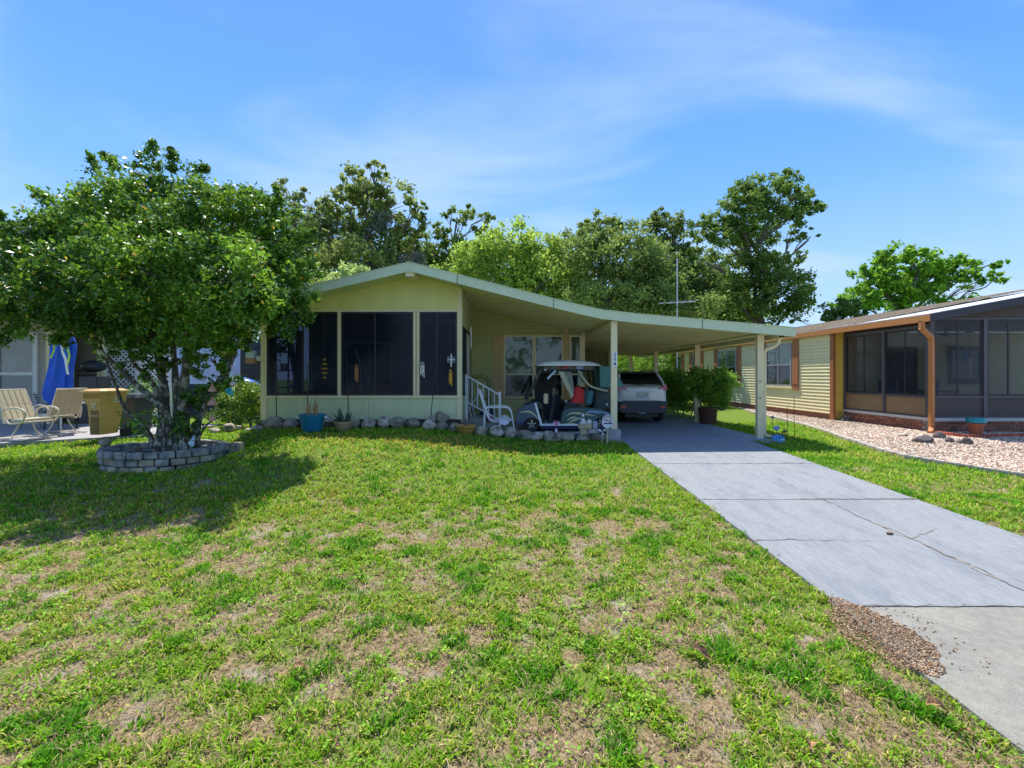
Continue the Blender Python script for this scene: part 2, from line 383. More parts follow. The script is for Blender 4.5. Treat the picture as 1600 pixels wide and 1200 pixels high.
def build_lawn():
    xs = np.concatenate([np.linspace(-90,-13,14), np.arange(-12.4, 11.2, .09), np.linspace(12,90,14)])
    ys = np.concatenate([np.linspace(-25,0.8,8), np.arange(1.2, 13.2, .09), np.linspace(13.8,140,18)])
    X, Y = np.meshgrid(xs, ys); Z = G(X, Y)+.018*(fbm(X, Y, 1.6, 9)-.5)*(Y < 13)-.015
    inn = ((X-PCX)/(PRX-.15))**2+((Y-PCY)/(PRY-.15))**2 < 1
    l = lush(X, Y); l[inn] = .0
    nx, ny = len(xs), len(ys); v = np.stack([X, Y, Z], -1).reshape(-1,3)
    i = np.arange(nx*ny).reshape(ny, nx); q = np.stack([i[:-1,:-1], i[:-1,1:], i[1:,1:], i[1:,:-1]], -1).reshape(-1,4)
    me = bpy.data.meshes.new('lawn'); me.vertices.add(len(v)); me.vertices.foreach_set('co', v.astype(np.float32).reshape(-1))
    me.loops.add(q.size); me.loops.foreach_set('vertex_index', q.astype(np.int32).reshape(-1)); me.polygons.add(len(q))
    me.polygons.foreach_set('loop_start', (np.arange(len(q))*4).astype(np.int32)); me.update(calc_edges=True)
    me.polygons.foreach_set('use_smooth', [True]*len(q))
    at = me.color_attributes.new('Col', 'FLOAT_COLOR', 'POINT'); c = np.ones((len(v),4), np.float32); c[:,0] = l.reshape(-1); at.data.foreach_set('color', c.reshape(-1))
    m = bpy.data.materials.new('lawn_soil'); m.use_nodes = True; nt = m.node_tree; N = nt.nodes.new; L = nt.links.new
    b = nt.nodes['Principled BSDF']; b.inputs['Roughness'].default_value = .95; b.inputs['Specular IOR Level'].default_value = .1
    a = N('ShaderNodeAttribute'); a.attribute_name = 'Col'; sp = N('ShaderNodeSeparateColor'); L(a.outputs['Color'], sp.inputs[0])
    tc = N('ShaderNodeTexCoord')
    def noise(s, d=6):
        n = N('ShaderNodeTexNoise'); n.inputs['Scale'].default_value = s; n.inputs['Detail'].default_value = d; n.inputs['Roughness'].default_value = .7; L(tc.outputs['Object'], n.inputs['Vector']); return n.outputs[0]
    def mixc(f, c1, c2):
        k = N('ShaderNodeMix'); k.data_type = 'RGBA'; L(f, k.inputs[0])
        for s, c in ((6,c1),(7,c2)):
            if isinstance(c, tuple): k.inputs[s].default_value = (*c,1)
            else: L(c, k.inputs[s])
        return k.outputs[2]
    def rng_(f, a0, a1):
        k = N('ShaderNodeMapRange'); k.inputs[1].default_value = a0; k.inputs[2].default_value = a1; L(f, k.inputs[0]); return k.outputs[0]
    straw = mixc(rng_(noise(38), .38, .64), (.12,.078,.042), (.36,.275,.155))
    straw = mixc(rng_(noise(3.1), .52, .68), straw, (.33,.29,.23))
    grass = mixc(rng_(noise(55), .35, .65), (.05,.10,.012), (.20,.28,.04))
    L(mixc(rng_(sp.outputs[0], .3, 1.0), straw, grass), b.inputs['Base Color'])
    bp = N('ShaderNodeBump'); bp.inputs['Strength'].default_value = .8; bp.inputs['Distance'].default_value = .02; L(noise(60), bp.inputs['Height']); L(bp.outputs[0], b.inputs['Normal'])
    struct(link_mesh('lawn', me, m))
build_lawn()
def blocked(x, y):
    r = (x > 2.55+.03*np.sin(y*9)) & (x < 5.43+.02*np.sin(y*7)) & (y < 22)
    r |= inpoly(x, y, GRAVEL) | inpoly(x, y, PATIO)
    r |= ((x-PCX)/(PRX+.05))**2+((y-PCY)/(PRY+.05))**2 < 1
    r |= (x > -6.1) & (x < 6.0) & (y > 10.45+.30*sm(-.6,-1.6,x)) & (y < 24)
    r |= ((x-2.55)/.24)**2+((y-3.2)/.45)**2 < .9+.5*(fbm(x, y, 5, 3)-.5)
    r |= (x > 10.7) & (y > 12)
    return r
def build_grass():
    m = leafmat('grass_blade', .6, .32, .18)
    # y-density ~ y^-1.4 over the visible wedge
    def sample(n, y0, y1, ex):
        u = rng.random(n); a = 2-ex; y = (y0**a+u*(y1**a-y0**a))**(1/a); x = (rng.random(n)*2-1)*(1.15*y+.9); return x, y
    def blades(name, n, y0, y1, ex, hgt, wid, kind):
        tx, ty = sample(n//4, y0, y1, ex)
        x = np.repeat(tx, 4)+rng.normal(size=(n//4)*4)*.016*np.repeat(1+ty*.12, 4); y = np.repeat(ty, 4)+rng.normal(size=(n//4)*4)*.016*np.repeat(1+ty*.12, 4)
        l = lush(x, y); k = ~blocked(x, y)
        if kind == 'green': k &= rng.random(len(x)) < (.17+.95*l)*(.12+.88*np.clip((fbm(x,y,11,2,2)-.42)*7,0,1))
        else: k &= rng.random(len(x)) < (.95-.55*l)
        x, y, l = x[k], y[k], l[k]; N_ = len(x); sc = (1+np.maximum(0, y-2)*.12)
        g = fbm(x, y, 1.1, 12); lushp = np.clip((fbm(x, y, 3.4, 21, 2)-.60)*16, 0, 1)*np.clip(l*1.4, 0, 1)
        dirn = rng.random(N_)*2*pi; lean = (.55+.75*rng.random(N_))*(1-.2*lushp) if kind == 'green' else 1.25+.3*rng.random(N_)
        h = hgt*(.5+rng.random(N_))*(.75+.5*l+.08*lushp)*sc**.5; w = wid*(.6+.8*rng.random(N_))*sc
        d = np.stack([np.cos(dirn), np.sin(dirn), 0*x], 1); sd_ = np.stack([-np.sin(dirn), np.cos(dirn), 0*x], 1)
        base = np.stack([x, y, G(x, y)-.012], 1); up = np.array([[0,0,1.]])
        L1 = (h*.55)[:,None]; a1 = (lean*.55)[:,None]; a2 = lean[:,None]*1.15
        midp = base+(d*np.sin(a1)+up*np.cos(a1))*L1; tip = midp+(d*np.sin(a2)+up*np.cos(a2))*L1*.95
        wv = sd_*(w*.5)[:,None]
        v = np.stack([base-wv*.7, base+wv*.7, midp+wv, tip, midp-wv], 1).reshape(-1,3)
        r = rng.random((N_,1))
        if kind == 'green':
            ca = np.array([[.235,.41,.014]]); cb = np.array([[.10,.31,.012]]); cy = np.array([[.44,.42,.085]])
            t = (.55*r+.75*lushp[:,None])*.9; c = ca*(1-np.clip(t,0,1))+cb*np.clip(t,0,1)
            ym = (rng.random((N_,1)) < (.17-.16*lushp[:,None]+.35*np.clip((.5-g[:,None])*3,0,1))*(1-.8*lushp[:,None])); c = np.where(ym, cy*(.8+.5*r), c)
            org = np.exp(-((x+1.3)**2/3.5+(y-8.9)**2/.35))+.5*np.exp(-((x+5)**2/6+(y-6.0)**2/.6)); oy = rng.random(N_) < org*.6; c[oy] = np.array([.50,.33,.07])
        else:
            c = np.array([[.48,.36,.21]])*(.4+.8*r)
        c = c*(.5+.9*rng.random((N_,1)))
        o = fast_mesh(name, v, 5, [(0,1,2,4)], c, m)
        # second face (tip) as triangle mesh joined in the same arrays
        return o, v, c, N_
    out = []
    for args in (('g', 380000, 1.4, 6.5, 1.5, .031, .0085, 'green'), ('g2', 255000, 5.5, 14.5, 1.25, .036, .0085, 'green'), ('s', 80000, 1.4, 8, 1.6, .055, .0036, 'straw')):
        o, v, c, n = blades(*args); me = o.data; bpy.data.objects.remove(o); bpy.data.meshes.remove(me); out.append((args[-1], v, c))
    for nm, kind, lab in (('grass', 'green', 0), ('dry_grass', 'straw', 1)):
        v = np.concatenate([a[1] for a in out if a[0] == kind]); c = np.concatenate([a[2] for a in out if a[0] == kind]); n = len(v)//5
        me = bpy.data.meshes.new(nm); me.vertices.add(n*5); me.vertices.foreach_set('co', v.astype(np.float32).reshape(-1))
        t = np.array([0,1,2,4, 4,2,3]); idx = (np.arange(n)[:,None]*5+t[None]).reshape(-1)
        me.loops.add(n*7); me.loops.foreach_set('vertex_index', idx.astype(np.int32)); me.polygons.add(n*2)
        ls = (np.arange(n)[:,None]*7+np.array([0,4])[None]).reshape(-1); me.polygons.foreach_set('loop_start', ls.astype(np.int32)); me.update(calc_edges=True)
        at = me.color_attributes.new('Col', 'FLOAT_COLOR', 'POINT'); cc = np.ones((n*5,4), np.float32); cc[:,:3] = np.repeat(c, 5, axis=0); at.data.foreach_set('color', cc.reshape(-1))
        o = link_mesh(nm, me, m); o['kind'] = 'stuff'
        tag(o, ['green lawn grass growing in uneven tufts over the front yard','dry straw blades matted between the green tufts'][lab], ['grass','dry grass'][lab])
build_grass()
# broad-leaved weeds and dead leaves in the near lawn
def weeds():
    n = 16000; a = .6; u = rng.random(n//8); y = (1.7**a+u*(9.5**a-1.7**a))**(1/a); x = (rng.random(n//8)*2.3-1.15)*y
    x = np.repeat(x, 8)+rng.normal(size=(n//8)*8)*.022; y = np.repeat(y, 8)+rng.normal(size=(n//8)*8)*.022
    k = ~blocked(x, y) & (fbm(x, y, 1.3, 31) > .47); x, y = x[k], y[k]
    c = np.stack([x, y, G(x, y)+.012+.02*rng.random(len(x))], 1); s = .016*(.6+.9*rng.random(len(x)))*(1+y*.10)
    o = leaf_obj('ground_cover', c, s, leafcols(len(x), (.14,.32,.03), (.32,.50,.05), .3), MATS['grass_blade'], None, upbias=2.2, aspect=.8)
    tag(o, 'small round weed leaves creeping among the lawn grass', 'weeds'); o['kind'] = 'stuff'
weeds()
m_dleaf = M('dead_leaf', (.33,.17,.07), .75, var=.5, vs=40, rnd=.35, bump=.6, bs=60, col2=(.16,.08,.04), c2s=30)
def dead_leaf(px, py, s, lab, rot=0):
    x, y = GP(px, py); z = float(G(x, y))+.035; mb = MB()
    n = 7; v = []; f = []
    for i in range(n+1):
        t = i/n; w = s*.24*sin(pi*min(1, t*1.02+.03))**.8*(1+.35*((i*7)%3-1)); h = .03*sin(t*pi*1.5)+.5*s*(t-.5)**2
        v += [(t*s-s/2, -w, h+.55*w), (t*s-s/2, 0, h-.1*w), (t*s-s/2, w, h+.75*w)]
    for i in range(n):
        b = i*3; f += [(b,b+1,b+4,b+3),(b+1,b+2,b+5,b+4)]
    mb.add(v, f); mb.xf(Matrix.Translation((x,y,z)) @ Matrix.Rotation(rot,4,'Z') @ Matrix.Rotation(.2,4,'X'))
    o = part('dead_leaf', mb, m_dleaf); tag(o, lab, 'leaf', 'dead leaves on the lawn')
dead_leaf(1466, 1116, .13, 'large curled orange dead leaf on the grass near the sidewalk corner', -.1)
dead_leaf(1096, 1030, .13, 'tan dead leaf lying in the bare patch of the middle lawn', -.6)
dead_leaf(530, 1181, .05, 'tiny bright orange leaf in the nearest grass, left of the middle', .5)
dead_leaf(1265, 1176, .08, 'small orange leaf on the grass at the near right', 1.0)
dead_leaf(470, 1053, .10, 'dark curled leaf lying on the left middle lawn', .7)
dead_leaf(1505, 1158, .07, 'tan leaf nearest the lower right corner of the lawn', 2.0)

# ------------------------------------------------------------------ driveway
m_drive = M('driveway_paint', (.25,.262,.275), .85, var=.16, vs=16, bump=.5, bs=160, rnd=.03, col2=(.195,.21,.235), c2s=2.6, c2lo=.46, c2hi=.72, stretch=(2.0,.55,1))
m_apron = M('sidewalk_concrete', (.27,.255,.215), .9, var=.16, vs=18, bump=.5, bs=120, rnd=.03, col2=(.23,.22,.19), c2s=2)
drive = struct(bpy.data.objects.new('driveway', None)); COL.objects.link(drive); drive.location = (4,6,0); W['driveway'] = Vector((4,6,0))
def gslab(name, x0, x1, y0, y1, mat, up=.02, nseg=6):
    mb = MB(); g = .006
    for i in range(nseg):
        a = y0+g+(y1-y0-2*g)*i/nseg; b = y0+g+(y1-y0-2*g)*(i+1)/nseg
        za = -.043*max(0, 10.2-a)+up; zb = -.043*max(0, 10.2-b)+up
        p = [(x0,a,za-.12),(x1,a,za-.12),(x1,b,zb-.12),(x0,b,zb-.12),(x0,a,za),(x1,a,za),(x1,b,zb),(x0,b,zb)]
        k = len(mb.v); mb.v += p; mb.f += [(k+4,k+5,k+6,k+7),(k,k+4,k+7,k+3),(k+1,k+2,k+6,k+5)]
        if i == 0: mb.f.append((k,k+1,k+5,k+4))
        if i == nseg-1: mb.f.append((k+3,k+7,k+6,k+2))
    return part(name, mb, mat, drive)
XM = 4.17
for (a, b, sp) in ((3.52,6.13,0),(6.13,8.15,0),(8.15,10.2,0)):
    if sp: gslab('concrete_slab', 2.54, XM, a, b, m_drive); gslab('concrete_slab', XM+.012, 5.44, a, b, m_drive)
    else: gslab('concrete_slab', 2.54, 5.44, a, b, m_drive)
gslab('concrete_slab', 2.50, 5.50, 1.95, 3.52, m_apron, .018)
gslab('concrete_slab', 2.50, 5.50, -2.0, 1.95, m_apron, .018)
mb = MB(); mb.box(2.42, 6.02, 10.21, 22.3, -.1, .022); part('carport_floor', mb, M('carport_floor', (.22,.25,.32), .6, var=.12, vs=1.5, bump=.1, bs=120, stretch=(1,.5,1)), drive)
mb = MB(); mb.box(-1.0, 2.41, 11.05, 13.85, -.1, .10); part('entry_pad', mb, m_conc, drive)
def crack(pts, w, mat, name='crack', seed=0):
    rd = random.Random(seed); mb = MB(); V = []; q = []
    for i in range(len(pts)-1):
        (x0,y0),(x1,y1) = pts[i],pts[i+1]; k = max(2,int(math.hypot(x1-x0,y1-y0)/.07))
        for j in range(k): t = j/k; q.append((x0+(x1-x0)*t+rd.gauss(0,.012), y0+(y1-y0)*t+rd.gauss(0,.012)))
    q.append(pts[-1])
    for i, (x,y) in enumerate(q):
        a = q[max(0,i-1)]; b = q[min(len(q)-1,i+1)]; dx, dy = b[0]-a[0], b[1]-a[1]; L_ = math.hypot(dx,dy) or 1; ww = w*rd.uniform(.15,1.2)
        z = -.043*max(0, 10.2-y)+.0245
        V += [(x-dy/L_*ww, y+dx/L_*ww, z), (x+dy/L_*ww, y-dx/L_*ww, z)]
    mb.add(V, [(2*i,2*i+1,2*i+3,2*i+2) for i in range(len(q)-1)]); return part(name, mb, mat, drive)
m_crack = M('crack_dirt', (.10,.085,.07), .95, var=.5, vs=30)
m_patch = M('patch_grit', (.25,.225,.19), .95, var=.4, vs=30)
crack([(XM+.005,7.2),(XM-.03,6.6),(XM+.01,6.13)], .004, m_crack, seed=30)
crack([(XM+.01,6.13),(XM,5.2),(XM+.05,4.2),(XM-.02,3.55)], .006, m_crack, seed=3)
crack([(XM+.02,5.3),(XM+.06,4.8),(XM+.02,4.2),(XM+.01,3.9)], .017, m_patch, seed=5)
crack([(2.55,6.13),(3.4,6.12),(5.43,6.15)], .006, m_crack, seed=6); crack([(3.9,6.16),(4.6,6.15),(5.43,6.17)], .012, m_patch, seed=7)
crack([(2.55,8.2),(3.3,8.12),(5.4,8.2)], .008, m_crack, seed=8)
crack([(2.56,4.78),(3.0,4.80),(3.9,4.74)], .006, m_patch, seed=9); crack([(2.56,4.77),(2.8,4.79),(3.3,4.76)], .005, m_crack, seed=10)
crack([(4.2,4.82),(4.6,5.02),(4.75,5.1)], .010, m_patch, seed=12)
crack([(2.6,3.53),(4,3.52),(5.4,3.53)], .005, m_crack, seed=13)
crack([(XM+.09,3.75),(XM+.13,3.55)], .018, M('crack_moss', (.06,.12,.02), .95), seed=15)
# wood chips spilling over the corner of the apron
def chips(name, label, cat, cx, cy, rx, ry, n, cols, size, hgt, spread=1.0, mask=None, zoff=.02, nobs=False):
    th = rng.random(n)*2*pi; r = rng.random(n)**.5*spread; x = cx+np.cos(th)*r*rx; y = cy+np.sin(th)*r*ry
    if mask is not None: k = mask(x, y); x, y, r = x[k], y[k], r[k]
    n = len(x); z = G(x, y)+zoff+hgt*np.clip(1-r/spread, 0, 1)*rng.random(n)**.5
    cc = np.array(cols)[rng.integers(0, len(cols), n)]*(.6+.7*rng.random((n,1)))
    a = unit(rng.normal(size=(n,3))*np.array([1,1,.35])); b = unit(np.cross(a, rng.normal(size=(n,3)))); c_ = np.cross(a, b)
    s = (size*(.5+rng.random(n)))[:,None]; c = np.stack([x,y,z],1)
    L_, B_, H_ = a*s*.9, b*s*.5, c_*s*.28
    v = np.stack([c-L_, c+B_, c+L_, c-B_, c+H_, c-H_], 1).reshape(-1,3)
    o = fast_mesh(name, v, 6, [(0,1,4),(1,2,4),(2,3,4),(3,0,4),(1,0,5),(2,1,5),(3,2,5),(0,3,5)], cc, MATS['pebble'])
    tag(o, label, cat); o['kind'] = 'stuff'; return o
def pebmat():
    m = bpy.data.materials.new('pebble'); m.use_nodes = True; nt = m.node_tree; a = nt.nodes.new('ShaderNodeAttribute'); a.attribute_name = 'Col'
    nt.links.new(a.outputs['Color'], nt.nodes['Principled BSDF'].inputs['Base Color']); nt.nodes['Principled BSDF'].inputs['Roughness'].default_value = .85; MATS['pebble'] = m
pebmat()
chips('wood_chips', 'brown wood chips and dead leaves spilled over the sidewalk corner beside the lawn', 'mulch', 2.56, 3.20, .30, .50, 6500, [(.32,.17,.08),(.45,.30,.17),(.20,.11,.06),(.50,.36,.22)], .0085, .025, mask=lambda x, y: ((x-2.56)/.27)**2+((y-3.2)/.46)**2 < .45+1.3*(fbm(x, y, 5, 44)-.25))
chips('leaf_litter', 'scattered brown chips on the pale sidewalk beside the mulch', 'litter', 2.8, 3.15, .28, .4, 130, [(.32,.17,.08),(.20,.11,.06)], .010, .004)
mb = MB(); x, y = GP(1390, 838); mb.blob((x,y,float(G(x,y))+.035),(.05,.02,.015),5,2,.2); tag(part('wood_chunk', mb, m_dleaf), 'small brown wood chunk lying on the driveway crack', 'debris')

# ------------------------------------------------------------------ gravel bed of the neighbour and its edging
mb = MB(); gx = np.arange(7.3, 19.01, .13); gy = np.arange(5.0, 22.01, .13); GXX, GYY = np.meshgrid(gx, gy); gi = inpoly(GXX, GYY, GRAVEL)
gi2 = gi[:-1,:-1] & gi[1:,:-1] & gi[:-1,1:] & gi[1:,1:]; nxg = len(gx)
gz = G(GXX, GYY)+.006+.012*(fbm(GXX, GYY, 4, 6)-.5); mb.v = list(zip(GXX.ravel().tolist(), GYY.ravel().tolist(), gz.ravel().tolist())); mb.f = [(j*nxg+i, j*nxg+i+1, (j+1)*nxg+i+1, (j+1)*nxg+i) for j, i in zip(*[a.tolist() for a in np.nonzero(gi2)])]
used = sorted({i for f in mb.f for i in f}); rm = {o_: n_ for n_, o_ in enumerate(used)}; mb.v = [mb.v[i] for i in used]; mb.f = [tuple(rm[i] for i in f) for f in mb.f]
z = part('gravel_bed', mb, M('bed_soil', (.42,.35,.28), .95, var=.3, vs=30, bump=.8, bs=60)); struct(z)
mb = MB()
gm = lambda x, y: inpoly(x, y, GRAVEL) & (y < 22)
chips('gravel', 'pale pink and cream stone chips covering the bed by the neighbouring porch', 'gravel', 10.6, 8.6, 4.2, 4.4, 60000, [(.76,.60,.46),(.84,.74,.62),(.56,.36,.25),(.66,.50,.38),(.30,.20,.15)], .026, .018, mask=gm, zoff=.012)
chips('gravel', 'cream and rust stone chips in the near part of the neighbouring bed', 'gravel', 10.2, 6.9, 3.2, 2.3, 30000, [(.76,.60,.46),(.84,.74,.62),(.56,.36,.25),(.66,.50,.38),(.30,.20,.15)], .026, .018, mask=gm, zoff=.012)
chips('gravel', 'stone chips thinly covering the strip along the neighbouring siding', 'gravel', 10.2, 14.8, 1.6, 5.2, 7000, [(.72,.60,.50),(.60,.46,.34),(.42,.28,.20)], .026, .01, mask=gm, zoff=.012)
edge = struct(bpy.data.objects.new('garden_edging', None)); COL.objects.link(edge); edge.location = (8,10,0); W['garden_edging'] = Vector((8,10,0))
ep = [Vector((a,b,0)) for a,b in GRAVEL[1:10]]
def catmull(P_, k=6):
    o = []
    for i in range(len(P_)-1):
        p0 = P_[max(0,i-1)]; p1 = P_[i]; p2 = P_[i+1]; p3 = P_[min(len(P_)-1,i+2)]
        for j in range(k):
            t = j/k; o.append(.5*((2*p1)+(p2-p0)*t+(2*p0-5*p1+4*p2-p3)*t*t+(3*p1-p0-3*p2+p3)*t**3))
    o.append(P_[-1]); return o
cp = catmull(ep, 5)
m_edge = M('edging_concrete', (.40,.36,.30), .9, var=.2, vs=6, bump=.5, bs=60, rnd=.1)
for i in range(len(cp)-1):
    a, b = cp[i], cp[i+1]; d = (b-a).normalized()*.008
    za = float(G(a.x,a.y))+.0; zb = float(G(b.x,b.y))
    mb = MB(); mb.bar(a+d+Vector((0,0,za+.0)), b-d+Vector((0,0,zb+.0)), .14, .13); part('edging_block', mb, m_edge, edge, bevel=.012)

# ------------------------------------------------------------------ windows
def mapu(plane, c):
    if plane == 'y': return lambda u, w, z: (u, c-w, z)
    return lambda u, w, z: (c-w, u, z)
def ubox(mb, f, u0, u1, w0, w1, z0, z1):
    p = [f(u0,w0,z0),f(u1,w0,z0),f(u1,w1,z0),f(u0,w1,z0),f(u0,w0,z1),f(u1,w0,z1),f(u1,w1,z1),f(u0,w1,z1)]
    return mb.hexa(p)
def window(root, plane, c, u0, u1, z0, z1, fm, fw=.05, rail=None, mull=None, gt=None, gb=None, depth=.05, name='window'):
    """frame with panes; rail = height of the meeting rail, mull = list of u positions"""
    f = mapu(plane, c); fr = MB()
    ubox(fr, f, u0, u1, -.02, depth, z1-fw, z1); ubox(fr, f, u0, u1, -.02, depth, z0, z0+fw)
    ubox(fr, f, u0, u0+fw, -.018, depth-.002, z0+fw, z1-fw); ubox(fr, f, u1-fw, u1, -.018, depth-.002, z0+fw, z1-fw)
    w = part(name, fr, fm, root)
    us = [u0+fw]+(mull or [])+[u1-fw]
    for i, m in enumerate(mull or []):
        k = MB(); ubox(k, f, m-fw*.4, m+fw*.4, -.016, depth-.006, z0+fw, z1-fw); part('mullion', k, fm, w)
    if rail:
        k = MB(); ubox(k, f, u0+fw, u1-fw, -.014, depth-.010, rail-fw*.35, rail+fw*.35); part('rail', k, fm, w)
    for i in range(len(us)-1):
        a, b = us[i], us[i+1]
        for (q0, q1, g) in (((rail or z0+fw), z1-fw, gt), (z0+fw, rail, gb)) if rail else ((z0+fw, z1-fw, gt),):
            k = MB(); ubox(k, f, a, b, .006, .012, q0, q1); part('pane', k, g or gt, w)
    return w
# ------------------------------------------------------------------ main mobile home
YF, YW, YB = 10.5, 11.2, 13.9
RX = [(-6.35,3.09),(-2.26,4.05),(0.5,3.346),(1.5,3.10),(2.11,2.965),(2.9,2.875),(4.2,2.762),(6.49,2.565)]
def zr(x):
    for (a,b),(c,d) in zip(RX, RX[1:]):
        if a <= x <= c: return b+(d-b)*(x-a)/(c-a)
    return RX[-1][1]
home = thing('mobile_home', 'pale green mobile home with low gabled roof running out over an attached carport', 'house', (-1.1, 11.2, 0))
def strip(name, xs, t0, t1, y0, y1, mat, parent, bevel=0, off=0):
    mb = MB(); n = len(xs)
    poly = [(x, zr(x)+t1+off) for x in xs]+[(x, zr(x)+t0+off) for x in xs[::-1]]
    v = [(u,y0,w) for u,w in poly]+[(u,y1,w) for u,w in poly]; N2 = 2*n
    f = []
    for i in range(n-1):
        a, b, c, d = i, i+1, N2-2-i, N2-1-i
        f += [(a,b,c,d), (a+N2,d+N2,c+N2,b+N2), (a,a+N2,b+N2,b), (d,c,c+N2,d+N2)]
    f += [(0,N2-1,2*N2-1,N2), (n-1,n-1+N2,n+N2,n)]
    mb.add(v, f); return part(name, mb, mat, parent, bevel=bevel)
XS = [p[0] for p in RX]
roof = strip('roof', XS, -.10, 0, YF+.004, 22.4, M('roof_metal', (.55,.60,.52), .4, var=.06), home)
f1 = strip('fascia', XS[:3]+[.15][:0], -.19, .012, YF-.03, YF, m_fasc, home)
f2 = strip('fascia', XS[2:5], -.19, .012, YF-.032, YF+.002, m_fasc, home)
f3 = strip('fascia', XS[4:], -.19, .012, YF-.03, YF, m_fasc, home)
lip = strip('roof_edge', XS, .012, .028, YF-.045, YF+.06, m_fasc, home)
for sx_ in (-1.17, 1.02, 4.4):
    mb = MB(); mb.box(sx_-.006, sx_+.006, YF-.038, YF-.031, zr(sx_)-.19, zr(sx_)+.012); part('fascia_seam', mb, m_dark, home)
mb = MB(); mb.box(-2.36,-2.16,YF+.005,YW-.01,zr(-2.26)-.30,zr(-2.26)-.19); part('ridge_beam', mb, m_cream, home)
# fascia board right side, gutter along the carport's outer edge
mb = MB(); mb.box(6.49,6.52,YF-.03,22.4,zr(6.49)-.19,zr(6.49)+.01); part('fascia', mb, m_fasc, home)
mb = MB(); mb.prism([(6.20,2.34),(6.36,2.34),(6.40,2.43),(6.40,2.45),(6.385,2.45),(6.35,2.36),(6.215,2.36),(6.215,2.44),(6.20,2.44)], 'y', YF+.1, 22.2); part('gutter', mb, m_cream, home)
mb = MB()
q = [(6.28,10.72,2.34),(6.28,10.72,2.26),(6.22,10.75,2.18),(6.05,10.82,2.10),(6.01,10.84,2.02),(6.01,10.84,1.0),(6.01,10.84,.12),(6.05,10.82,.07),(6.16,10.78,.05)]
mb.tube(q, .042, 10); part('downspout', mb, m_cream, home, smooth=True)
# ceiling pans
for i in range(39):
    y = YF+.02+i*.305
    mb_x = [x for x in XS if x > .1]
    strip('ceiling_panel', [-1.12]+mb_x[:-1]+[6.40], -.15, -.135, y, y+.298, m_ceil, home)
    if i % 1 == 0 and i < 39:
        strip('panel_seam', [-1.12]+mb_x[:-1]+[6.40], -.175, -.150, y+.284, y+.298, m_ceil, home)
for i in range(3): strip('soffit_panel', [-6.3+.0, -4.3, -2.26, -1.14], -.15, -.135, YF+.02+i*.23, YF+.245+i*.23, m_mint, home)
# walls of the screened room
def zg(x): return zr(x)-.152
xl, xr = PX(408,YW), PX(722,YW)
ZT, ZS, ZB = PZ(487,YW), PZ(620,YW), PZ(655,YW)
cuts = [xl, -4.9, -3.4, xr]
mb = MB(); mb.prism([(xl,ZT),(xr,ZT),(xr,zg(xr)),(-2.26,zg(-2.26)),(xl,max(zg(xl),ZT+.01))], 'y', YW, YW+.08); part('gable_wall', mb, M('gable_panel', (.74,.68,.25), .55, var=.07, vs=1.6, stretch=(2,2,.5)), home)  # warm grass bounce put into the colour, yellower than the mint below
for a, b in zip(cuts, cuts[1:]):
    mb = MB(); mb.box(a+.003, b-.003, YW, YW+.08, ZB, ZS); part('wall_panel', mb, m_mint, home)
for nm, z0, z1, dy in (('header_trim', ZT-.005, ZT+.05, .018), ('sill_trim', ZS-.03, ZS+.03, .03)):
    mb = MB(); mb.box(xl-.01, xr+.01, YW-dy, YW+.06, z0, z1); part(nm, mb, m_cream, home)
for a, b in ((408,417),(528,533),(646,650),(651,655.5),(714.5,722)):
    mb = MB(); mb.box(PX(a,YW), PX(b,YW), YW-.022, YW+.07, ZS+.03 if 420 < a < 700 else (ZB-.02 if a < 420 else ZB-.0), ZT-.005 if a < 700 else zg(xr)-.01); part('corner_post' if a in (408,714.5) else 'post', mb, m_cream, home)
window(home,'y',YW+.01,PX(417,YW),PX(528,YW),ZS+.03,ZT-.005,m_dark,.045,None,[PX(473,YW)],m_screen,depth=.02)
window(home,'y',YW+.01,PX(533,YW),PX(646,YW),ZS+.03,ZT-.005,m_dark,.045,None,[PX(586,YW)],m_screen,depth=.02)
window(home,'y',YW+.01,PX(655.5,YW),PX(714.5,YW),ZS+.03,ZT-.005,m_dark,.04,None,[PX(683,YW)],m_screen,depth=.02)
for x_ in (-4.9,-3.4): mb = MB(); mb.box(x_-.004, x_+.004, YW-.006, YW+.01, ZT+.05, zg(x_)-.01); part('panel_seam', mb, m_mint, home)
# skirting
mb = MB(); mb.box(xl+.05, xr-.03, YW+.05, YW+.1, -.1, ZB-.0); part('skirting', mb, M('skirting', (.10,.06,.05), .8), home)
# left side wall
mb = MB(); mb.box(xl, xl+.08, YW+.08, 22.3, -.05, ZS); part('side_wall', mb, m_mint, home)
mb = MB(); mb.box(xl, xl+.08, YW+.08, 22.3, ZT, ZT+.03); part('side_wall', mb, m_mint, home)
mb = MB(); mb.box(xl, xl+.08, YB, 22.3, ZS, ZT); part('side_wall', mb, m_mint, home)
window(home,'x',xl+.04,YW+.1,YB-.02,ZS,ZT,m_dark,.05,None,[12.5],m_screen,depth=.02)
